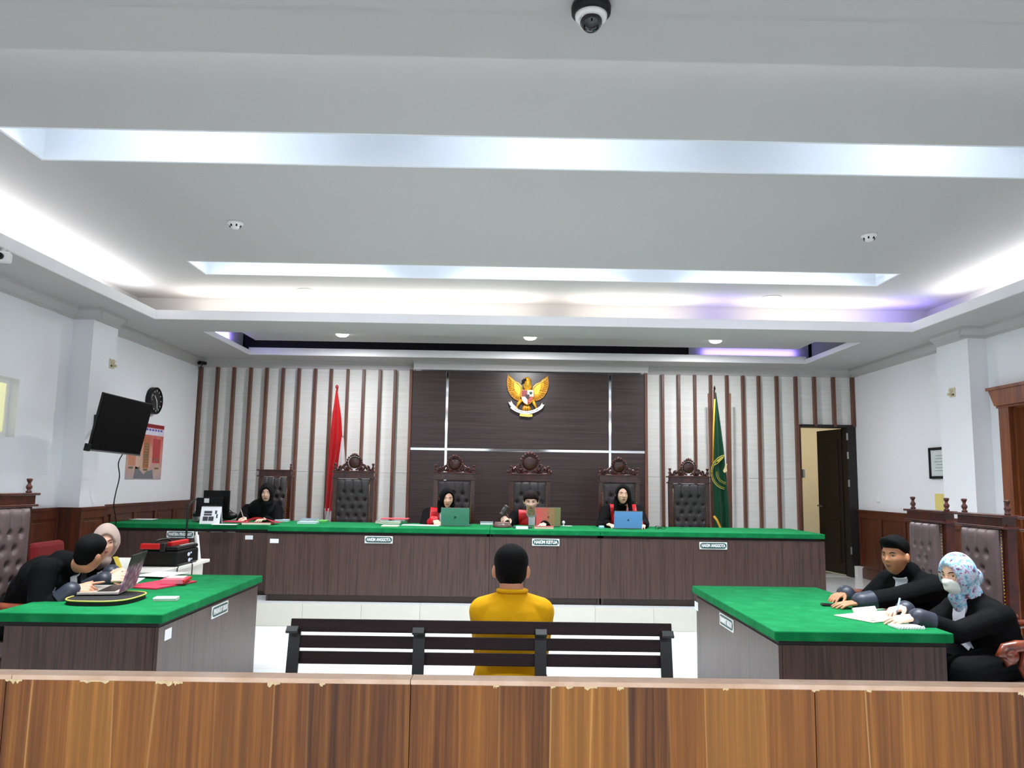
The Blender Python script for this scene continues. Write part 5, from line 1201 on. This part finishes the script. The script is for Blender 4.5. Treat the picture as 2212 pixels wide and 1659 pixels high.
def person(label, pelvis, neck, head, fb, fh, hands, sk, hair=None, hairmat=None, style='gown', hup=(0, 0, 1), sh_w=.185, hv=.0045, bulk=1.0, floor_z=0.0, lips=None, extra=None, hand_vox=.0042, leg_to=None, sleeve=1.0, brow=1.0, eyes=True, shoulder_drop=.035, jab_top=.03):
    pelvis, neck, head = Vector(pelvis), Vector(neck), Vector(head)
    root = thing('person', label, 'person', (pelvis.x, pelvis.y, floor_z))
    fb = Vector(fb).normalized(); left = Vector((0, 0, 1)).cross(fb).normalized(); spine = (neck-pelvis).normalized()
    chestf = left.cross(spine)*-1
    if chestf.dot(fb) < 0: chestf = -chestf
    HM = frame_of(fh, hup).to_4x4(); HM.translation = head
    hw = lambda x, y, z: HM @ Vector((x, y, z))
    sL, sR = neck+left*sh_w-spine*shoulder_drop, neck-left*sh_w-spine*shoulder_drop
    # --- one skin: head and neck, hands and forearms, trunk and legs
    b = grid_mesh(B(), HG)
    for sx in (-1, 1): b.ell((sx*.079, .010, -.002), (.013, .020, .032), Matrix.Rotation(R(sx*18), 3, 'Z') @ Matrix.Rotation(R(-10), 3, 'X'), 12, 8)
    bmesh.ops.transform(b.bm, matrix=HM, verts=b.bm.verts)
    b.cap(hw(0, .018, -.055), neck+spine*.0, .054, .062, 16)
    parts = [remesh(b, hv, 3)]
    elbows = []
    for (hs, sh, sd) in ((hands[0], sL, 1), (hands[1], sR, -1)):
        w_ = Vector(hs['w']); hint = Vector(hs.get('hint', tuple(left*sd*.6+Vector((0, 0, -1)))))
        el = ik(sh, w_, .29*hs.get('k', 1), .25*hs.get('k', 1), hint); elbows.append((el, w_, sh))
        b = B(); b.cap(el, w_, .042, .027, 12); b.ell(el, (.046,)*3)
        b.cap(sh, el, .055, .045, 12)
        # thumb direction: for the left hand, palm down, thumb points to the person's right
        d_, n_ = Vector(hs['d']).normalized(), Vector(hs.get('n', (0, 0, 1)))
        n_ = (n_-d_*n_.dot(d_)).normalized()
        hand(b, w_, d_, n_, 1 if sd < 0 else -1, hs.get('curl', .3), hs.get('spread', 6), hs.get('thumb', 40), 1.0, hs.get('point', False))
        parts.append(remesh(b, hand_vox, 2))
    b = B()
    mid = pelvis.lerp(neck, .5)
    TM_ = Matrix((left, chestf, spine)).transposed()
    b.ell(pelvis, (.165*bulk, .125*bulk, .12), TM_).ell(mid, (.145*bulk, .105*bulk, .2), TM_).ell(neck-spine*.18, (.145*bulk, .10*bulk, .14), TM_).cap(neck-spine*.05, sL, .045, .055).cap(neck-spine*.05, sR, .045, .055)
    legs = []
    for sx in (1, -1):
        hip = pelvis+left*sx*.09; kn = hip+fb*.42+left*sx*.02; kn.z = max(floor_z+.46, pelvis.z-.03) if leg_to is None else leg_to
        an = Vector((kn.x, kn.y, floor_z+.09))+fb*.02; to = an+fb*.15; to.z = floor_z+.045
        legs.append((hip, kn, an, to)); b.cap(hip, kn, .085, .06).cap(kn, an, .058, .04).cap(an, to, .036, .032)
    parts.append(remesh(b, .014, 3))
    jb = bmesh.new()
    for me in parts: jb.from_mesh(me); bpy.data.meshes.remove(me)
    bb_ = B(); bb_.bm.free(); bb_.bm = jb
    skn = skin(*sk); bb_.build('body', skn, root, smooth=True)
    # --- face
    if eyes:
        for sx in (-1, 1):
            y = front_y(sx*.031, .012)
            e = B().ell(hw(sx*.031, y+.0035, .012), (.0125, .006, .0052), HM.to_3x3(), 12, 8).build('eye', EYEW, root, smooth=True)
            B().ell(hw(sx*.031, y-.0005, .0115), (.0056, .0034, .0050), HM.to_3x3(), 10, 8).build('iris', EYED, e, smooth=True)
            B().tube([hw(sx*.018, y+.003, .0125), hw(sx*.027, y-.0022, .0172), hw(sx*.036, y-.0014, .0168), hw(sx*.045, y+.005, .0125)], [.0010, .0019, .0019, .0010], 6).build('eyelid_line', EYED, root, smooth=True)
            B().tube([hw(sx*u, front_y(sx*u, z)-.0005, z) for u, z in ((.014, .030), (.026, .035), (.038, .0345), (.048, .029))], [.0022*brow, .0036*brow, .0030*brow, .0012], 6).build('eyebrow', BROW, root, smooth=True)
        if not (extra and 'mask' in extra):
            lm = lips or LIPM
            yl = front_y(0, -.050)
            B().tube([hw(u, front_y(u, z)-.0002, z) for u, z in ((-.021, -.0475), (-.010, -.0445), (0, -.0455), (.010, -.0445), (.021, -.0475))], [.0012, .0036, .0034, .0036, .0012], 8).tube([hw(u, front_y(u, z)-.0004, z) for u, z in ((-.019, -.0495), (-.009, -.0535), (0, -.0545), (.009, -.0535), (.019, -.0495))], [.0012, .0040, .0046, .0040, .0012], 8).build('lips', lm, root, smooth=True)
    # --- hair or scarf
    if hair is not None:
        hb = grid_mesh(B(), hair['P']); bmesh.ops.transform(hb.bm, matrix=HM, verts=hb.bm.verts)
        for f_ in hair.get('add', []): f_(hb, hw, neck, left, spine, chestf, fb)
        if hair.get('add'): me = remesh(hb, hair.get('vox', .006), hair.get('sm', 3))
        else: me = hb.mesh('hair')
        me.transform(topmat(root).inverted()); me.materials.clear(); me.materials.append(hairmat); me.polygons.foreach_set('use_smooth', [True]*len(me.polygons))
        link(hair.get('name', 'hair'), me, root)
    # --- clothes
    G = B()
    Gm = GOWN
    if style != 'tee':
        G.ell(pelvis+spine*.02, (.20*bulk, .16*bulk, .16), TM_).ell(mid, (.185*bulk, .145*bulk, .22), TM_).ell(neck-spine*.15, (.205*bulk, .145*bulk, .165), TM_)
        G.cap(neck-spine*.045, sL, .066, .078).cap(neck-spine*.045, sR, .066, .078).cap(neck-spine*(.09 if style == 'judge' else .06), neck-(spine*.05 if style == 'judge' else spine*0), .092, .080)
        if style != 'judge': G.cap(neck, neck.lerp(hw(0, .018, -.055), .55), .084, .070)
        for el, w_, sh in elbows:
            fd = (w_-el).normalized(); G.cap(sh, el, .076*sleeve, .066*sleeve).cap(el, w_-fd*.025, .064*sleeve, .056*sleeve)
        for hip, kn, an, to in legs: G.cap(hip, kn, .115, .10).cap(kn, an+Vector((0, 0, .05)), .10, .085)
        G.cap((legs[0][1]+legs[1][1])/2, (legs[0][2]+legs[1][2])/2+Vector((0, 0, .05)), .09, .08)
    else:
        G.ell(pelvis+spine*.05, (.175*bulk, .135*bulk, .13), TM_).ell(mid, (.165*bulk, .125*bulk, .22), TM_).ell(neck-spine*.15, (.19*bulk, .128*bulk, .16), TM_)
        G.cap(neck-spine*.04, sL, .070, .072).cap(neck-spine*.04, sR, .070, .072).cap(neck-spine*.08, neck-spine*.008, .10, .068)
        for el, w_, sh in elbows: G.cap(sh, sh.lerp(el, .86), .070, .064)
    gm = remesh(G, .0085 if style != 'tee' else .007, 5)
    gobj_me = gm.copy(); gobj_me.transform(topmat(root).inverted()); mt = {'tee': plain('yellow_cotton', S(232, 170, 6), .8, spec=.2, var=.05, vscale=10, bmp=.05)}.get(style, Gm)
    gobj_me.materials.append(mt); gobj_me.polygons.foreach_set('use_smooth', [True]*len(gobj_me.polygons))
    link('shirt' if style == 'tee' else 'gown', gobj_me, root)
    if style == 'tee':
        T_ = B()
        for hip, kn, an, to in legs: T_.cap(hip, kn, .098, .075).cap(kn, an, .072, .055)
        T_.ell(pelvis-spine*.0, (.17, .13, .11), TM_)
        me = remesh(T_, .012, 3); me.transform(topmat(root).inverted()); me.materials.append(TROU); me.polygons.foreach_set('use_smooth', [True]*len(me.polygons)); link('trousers', me, root)
        ring_ = neck+spine*.020; B().tube([ring_+(left*math.cos(a)+chestf*math.sin(a))*.067+spine*(-.012*math.sin(a)) for a in [2*math.pi*k/36 for k in range(37)]], .010, 8).build('collar_band', mt, root, smooth=True)
    for hip, kn, an, to in legs:
        B().cap(an-fb*.05-Vector((0, 0, .045)), to-Vector((0, 0, .002)), .038, .040).cap(an-fb*.04-Vector((0, 0, .03)), an+Vector((0, 0, .0)), .040, .044).build('shoe', SHOE, root, smooth=True)
    ff = lambda f_: f_.normal.dot(chestf) > .12
    if style == 'judge':
        for sx in (1, -1):
            pl = [(neck+left*sx*.155, left*sx), (neck+left*sx*.042, -left*sx), (neck-spine*.40, -spine), (neck-chestf*.035, -chestf)]
            clip_patch(gm, pl, .004, .004).build('red_band', REDS, root, smooth=True)
    if style in ('judge', 'counsel'):
        top_ = neck+spine*.0
        pl = [(neck+left*.038, left), (neck-left*.038, -left), (neck-spine*.23, -spine), (neck+spine*jab_top, spine), (neck+chestf*.02, -chestf), (neck+chestf*.19, chestf)]
        clip_patch(gm, pl, .009, .006).build('jabot', WHJ, root, smooth=True)
    if style == 'judge':
        q0_ = neck-spine*.02; q1_ = neck.lerp(hw(0, .018, -.055), .30)
        B().cyl(q0_, q1_, .076, .064, 20, False).build('collar', WHJ, root, smooth=True)
    if style == 'counsel':
        for el, w_, sh in elbows:
            fd = (w_-el).normalized()
            q1 = fd.orthogonal().normalized(); q2 = fd.cross(q1)
            clip_patch(gm, [(w_-fd*.10, -fd), (w_+q1*.068, q1), (w_-q1*.068, -q1), (w_+q2*.068, q2), (w_-q2*.068, -q2), (w_+fd*.06, fd)], .003, .004).build('cuff', CUFFM, root, smooth=True)
    bpy.data.meshes.remove(gm)
    if extra:
        for k_, fn in extra.items(): fn(root, hw, HM, elbows)
    return root
def back_drape(dz=-.16, w_=.085, depth=.045):
    def f_(b, hw, neck, left, spine, cf, fb):
        for sx in (-1, 1):
            b.cap(hw(sx*.066, .018, .03), hw(sx*.076, .024, -.07), .026, .028); b.cap(hw(sx*.076, .024, -.07), hw(sx*w_, -.012, dz), .029, .022)
        b.cap(hw(0, .062, .0), hw(0, .095, dz+.02), .062, .052)
    return f_
def hijab_drape(r1=.085, r2=.125, drop=.10, front=.09, chin=.055, low=.16):
    def f_(b, hw, neck, left, spine, cf, fb):
        b.cap(hw(0, .022, -.045), neck-spine*.0, .078, r1, 16); b.ell(hw(0, -.040, -.118), (chin, .045, .030))
        b.ell(neck-spine*.05, (r2, r2*.8, drop), Matrix((left, cf, spine)).transposed())
        b.cap(hw(0, -.045, -.12), neck-spine*low+cf*front, .045, .05 if low > .1 else .03)
    return f_
def H(w, d, n=(0, 0, 1), **k): return dict(w=w, d=d, n=n, **k)
SK_M = ('brown', S(188, 126, 88)); SK_F = ('fair', S(242, 190, 162)); SK_L = ('tan', S(206, 146, 112)); SK_P = ('pale', S(248, 202, 178))
# the accused on the bench, seen from behind
person('man in a yellow T-shirt seated on the bench with his back turned', (.050, 3.90, .54), (.052, 3.850, .965), (.046, 3.865, 1.073), (0, 1, 0), (.03, 1, -.12),
       (H((-.10, 4.22, .60), (.3, .9, -.1), hint=(.25, -.6, -1)), H((.21, 4.22, .60), (-.3, .9, -.1), hint=(-.25, -.6, -1))), SK_L, dict(P=hair_short(.018, .004, -.020)), HAIRM, 'tee', sh_w=.134, hv=.005, floor_z=0, bulk=1.0, eyes=True, lips=LIPM2, shoulder_drop=.082)
# judges
jz = JZ
p_ = ony(965, 1077, 9.32)
person('woman judge with shoulder length black hair behind the green laptop', (-.66, 9.72, ZP+.53), (-.70, 9.47, 1.135), p_, (0, -1, 0), (.22, -1, -.22),
       (H((-.48, 9.24, jz+.03), (-.1, -1, 0)), H((ony(940, 1120, 9.1).x, 9.12, jz+.055), (.35, -1, -.3), curl=.55)), SK_F, dict(P=hair_long_top(.012), add=[back_drape(-.15, .082)]), HAIRM, 'judge', hv=.005, floor_z=ZP, hand_vox=.005)
p_ = ony(1147, 1083.5, 9.25)
def gavel(root, hw, HM, el):
    pass
person('chief judge with short dark brown hair leaning to the pink laptop', (.36, 9.70, ZP+.53), (.345, 9.42, 1.125), p_, (0, -1, 0), (-.05, -1, -.30),
       (H((.47, 9.05, jz+.03), (-.2, -1, 0)), H((ony(1103, 1122, 9.10).x, 9.10, jz+.06), (-.55, -.7, .4), (0, -.5, .8), curl=.75, thumb=60)), SK_P, dict(P=hair_short(.022, .012, -.004)), HAIRB, 'judge', hv=.005, floor_z=ZP, hand_vox=.005)
g0 = ony(1090, 1103, 9.02)
t = thing('gavel', 'dark gavel held up in the hand of the chief judge', 'gavel', g0)
GV = plain('dark_gavel', S(62, 58, 56), .35)
ga = Vector((.55, 0, .83)); B().lathe([(0, -.062), (.03, -.062), (.034, -.05), (.028, -.04), (.034, -.02), (.036, 0), (.034, .02), (.028, .04), (.034, .05), (.03, .062), (0, .062)], g0, 16, ga.to_track_quat('Z', 'Y').to_matrix()).build('head', GV, t, smooth=True)
B().tube([g0, Vector((ony(1100, 1120, 9.05).x, 9.05, jz+.075)), Vector((ony(1106, 1130, 9.08).x, 9.09, jz+.03))], [.010, .011, .013]).build('handle', CHAIRW, t, smooth=True)
p_ = ony(1346, 1069, 9.30)
person('woman judge with long black hair behind the blue laptop', (1.43, 9.74, ZP+.53), (1.435, 9.50, 1.205), p_, (0, -1, 0), (-.02, -1, -.04),
       (H((ony(1386, 1136, 9.0).x+.02, 9.02, jz+.03), (-.35, -1, 0)), H((ony(1318, 1133, 9.05).x-.02, 9.08, jz+.035), (.55, -1, -.1))), SK_F, dict(P=hair_long_top(-.012), add=[back_drape(-.21, .092)]), HAIRM, 'judge', hv=.005, floor_z=ZP, hand_vox=.005, bulk=1.05)
# clerk
p_ = ony(576.5, 1066, 9.75)
BLKH = plain('black_hijab_cloth', S(9, 9, 11), .8, spec=.2, var=.15)
def clerk_veil(b, hw, neck, left, spine, cf, fb):
    hijab_drape(.10, .20, .17, .10, .06)(b, hw, neck, left, spine, cf, fb)
    for sx in (-1, 1): b.cap(neck-spine*.02+left*sx*.05, neck-spine*.12+left*sx*.17, .085, .085); b.cap(neck-spine*.12+left*sx*.17, neck-spine*.30+left*sx*.22+cf*.12, .090, .080)
    b.cap(neck-spine*.1, neck-spine*.30+cf*.05, .16, .19)
    b.cap(hw(0, .035, -.10), neck-spine*.10+cf*.03, .080, .14)
person('clerk in a black hijab writing at the clerk desk', (-2.98, 10.02, ZP+.53), (-2.965, 9.86, 1.135), p_, (-.1, -1, 0), (.12, -1, -.10),
       (H((-2.80, 9.45, CZ+.03), (-.4, -1, 0)), H((ony(527, 1117, 9.40).x, 9.42, CZ+.045), (-.1, -1, -.25), curl=.7)), SK_P, dict(P=hijab_top(.047, .080, -.016, .018), add=[clerk_veil], name='hijab', vox=.007), BLKH, 'gown', hv=.005, floor_z=ZP, hand_vox=.005, bulk=1.05)
a_, c_ = ony(520, 1100, 9.33), ony(527, 1118, 9.36)
t = thing('pen', 'thin pen in the hand of the clerk', 'pen', c_); B().cyl(c_+Vector((0, 0, -.02)), a_, .005).build('barrel', plain('pen_cream', S(206, 196, 180), .4), t); B().cyl(c_+(c_-a_).normalized()*.02, c_, .002, .005).build('tip', GREYM, t)
# left counsel table
def on_t(px_, py_, dz=0.0): return onz(px_, py_, TZ+dz)
hm = ony(193, 1199, 5.06)
person('man in a black gown leaning over the left table with his head turned away', (-3.10, 5.22, .56), (-2.79, 5.12, .945), hm, (1, .10, 0), (.30, .95, .02),
       (H((-2.70, 5.46, TZ+.04), (.9, .3, -.1)), H((ony(162, 1266, 4.93).x, 4.93, TZ+.062), (.93, .25, .08), (.0, -.7, .7), curl=.85, point=True, hint=(-.7, -.3, -.7))), SK_L, dict(P=hair_short(.022, .003, .006, 0, .05, .018), ), HAIRM, 'counsel', hup=(.18, -.10, 1), floor_z=0, bulk=1.22, sh_w=.19)
hwm = ony(229, 1170, 5.66)
BEIGE = plain('beige_hijab_cloth', S(186, 162, 150), .8, spec=.2, var=.05, sheen=.2)
person('woman in a beige hijab looking down beside the leaning man', (-3.08, 5.84, .54), (-2.93, 5.76, .885), hwm, (1, -.12, 0), (.42, -.90, -.22),
       (H((ony(240, 1240, 5.54).x, 5.54, TZ+.095), (.85, -.5, .1), (-.5, -.2, .8), curl=.6), H((ony(232, 1244, 5.36).x, 5.36, TZ+.07), (.95, .25, .15), (-.1, -.75, .6), curl=.5)), SK_F, dict(P=hijab_top(.050, .082, -.014, .017), add=[hijab_drape(.080, .095, .05, .06, .048, .0)], name='hijab', vox=.006), BEIGE, 'counsel', jab_top=-.03, floor_z=0, sh_w=.165, bulk=.95)
p = ony(284, 1237, 5.44); smart('black phone held by the woman in the beige hijab', p, -30, 0, 40)
# right counsel table
hr = ony(1934, 1203, 5.20)
person('man with a high black quiff in a black gown at the right table', (2.84, 5.34, .54), (2.665, 5.24, .940), hr, (-.86, -.50, 0), (-.86, -.52, -.03),
       (H((ony(1850, 1305, 5.02).x, 5.00, TZ+.035), (-.95, -.12, -.06), (0, -.1, 1), curl=.16, spread=7, hint=(.25, -.15, -1)), H((ony(1818, 1293, 5.35).x, 5.30, TZ+.055), (-.88, -.35, -.25), (0, 0, 1), curl=.45)), SK_M, dict(P=hair_short(.030, .001, .004, .024, .0, .030)), HAIRM, 'counsel', floor_z=0, bulk=1.02, sh_w=.17, shoulder_drop=.075, lips=LIPM2, brow=1.25)
hr = ony(2070, 1242, 4.60)
def floral():
    m, nt, bs = nmat('floral_hijab_cloth'); v = tex_obj(nt)
    n1 = noise(nt, v, 38, 3, .6); n2 = noise(nt, v, 55, 2)
    mp = nt.nodes.new('ShaderNodeMapping'); nt.links.new(v, mp.inputs[0]); mp.inputs['Location'].default_value = (3, 5, 1)
    n3 = noise(nt, mp.outputs[0], 30, 3)
    c1 = ramp(nt, n1, [(0.34, S(84, 146, 184)), (0.46, S(150, 194, 212)), (0.55, S(206, 210, 222)), (0.62, S(176, 146, 180)), (0.70, S(112, 74, 112))])
    c2 = ramp(nt, n3, [(0.60, (0, 0, 0, 1)), (0.66, (1, 1, 1, 1))])
    mx = nt.nodes.new('ShaderNodeMix'); mx.data_type = 'RGBA'; nt.links.new(c2, mx.inputs[0]); nt.links.new(c1, mx.inputs[6]); mx.inputs[7].default_value = S(110, 66, 96)
    nt.links.new(mx.outputs[2], bs.inputs['Base Color']); bs.inputs['Roughness'].default_value = .8; return m
def mask_fn(root, hw, HM, el):
    b = grid_mesh(B(), mask_shell()); bmesh.ops.transform(b.bm, matrix=HM, verts=b.bm.verts); b.build('face_mask', plain('white_mask', S(238, 238, 232), .8, var=.02), root, smooth=True)
def glasses_fn(root, hw, HM, el):
    b = B()
    for sx in (-1, 1):
        y = front_y(sx*.031, .010)-.012
        b.tube([hw(sx*.033+.023*math.cos(a), y+.004*abs(math.cos(a))*(1 if math.cos(a)*sx > 0 else -1), .008+.019*math.sin(a)) for a in [2*math.pi*k/18 for k in range(19)]], .0013, 6)
        b.tube([hw(sx*.056, y+.003, .012), hw(sx*.074, -.03, .012), hw(sx*.080, .02, .008)], .0014, 6)
    b.tube([hw(-.010, front_y(.02, .01)-.016, .012), hw(.010, front_y(.02, .01)-.016, .012)], .0013, 6)
    b.build('spectacles', plain('gold_wire', S(190, 160, 100), .3, metal=.8), root, smooth=True)
def bun(b, hw, neck, left, spine, cf, fb): b.ell(hw(0, .095, -.035), (.062, .055, .06))
person('woman in a floral hijab and white mask writing at the right table', (2.86, 4.62, .54), (2.690, 4.61, .875), hr, (-.94, -.33, 0), (-.93, -.30, -.20),
       (H((ony(1975, 1333, 4.42).x, 4.42, TZ+.045), (-.92, -.0, -.12), (0, -.2, 1), curl=.18, spread=7, hint=(.3, -.2, -1)), H((ony(1962, 1325, 4.62).x, 4.66, TZ+.060), (-.85, -.25, -.1), (.2, .1, 1), curl=.65)), SK_F, dict(P=hijab_top(.050, .082, -.014, .018), add=[hijab_drape(.08, .105, .075, .06, .052), bun], name='hijab', vox=.006), floral(), 'counsel', floor_z=0, bulk=1.0, sh_w=.15, shoulder_drop=.095, sleeve=.92, jab_top=-.02, extra={'mask': mask_fn, 'glasses': glasses_fn})
c_ = ony(1938, 1319, 4.58); a_ = ony(1944, 1292, 4.60)
t = thing('pen', 'pale blue pen in the hand of the masked woman', 'pen', c_); B().cyl(c_, a_, .0055).build('barrel', plain('pen_blue', S(186, 206, 236), .4), t); B().cyl(c_+(c_-a_).normalized()*.02, c_, .0015, .005).build('tip', GREYM, t)
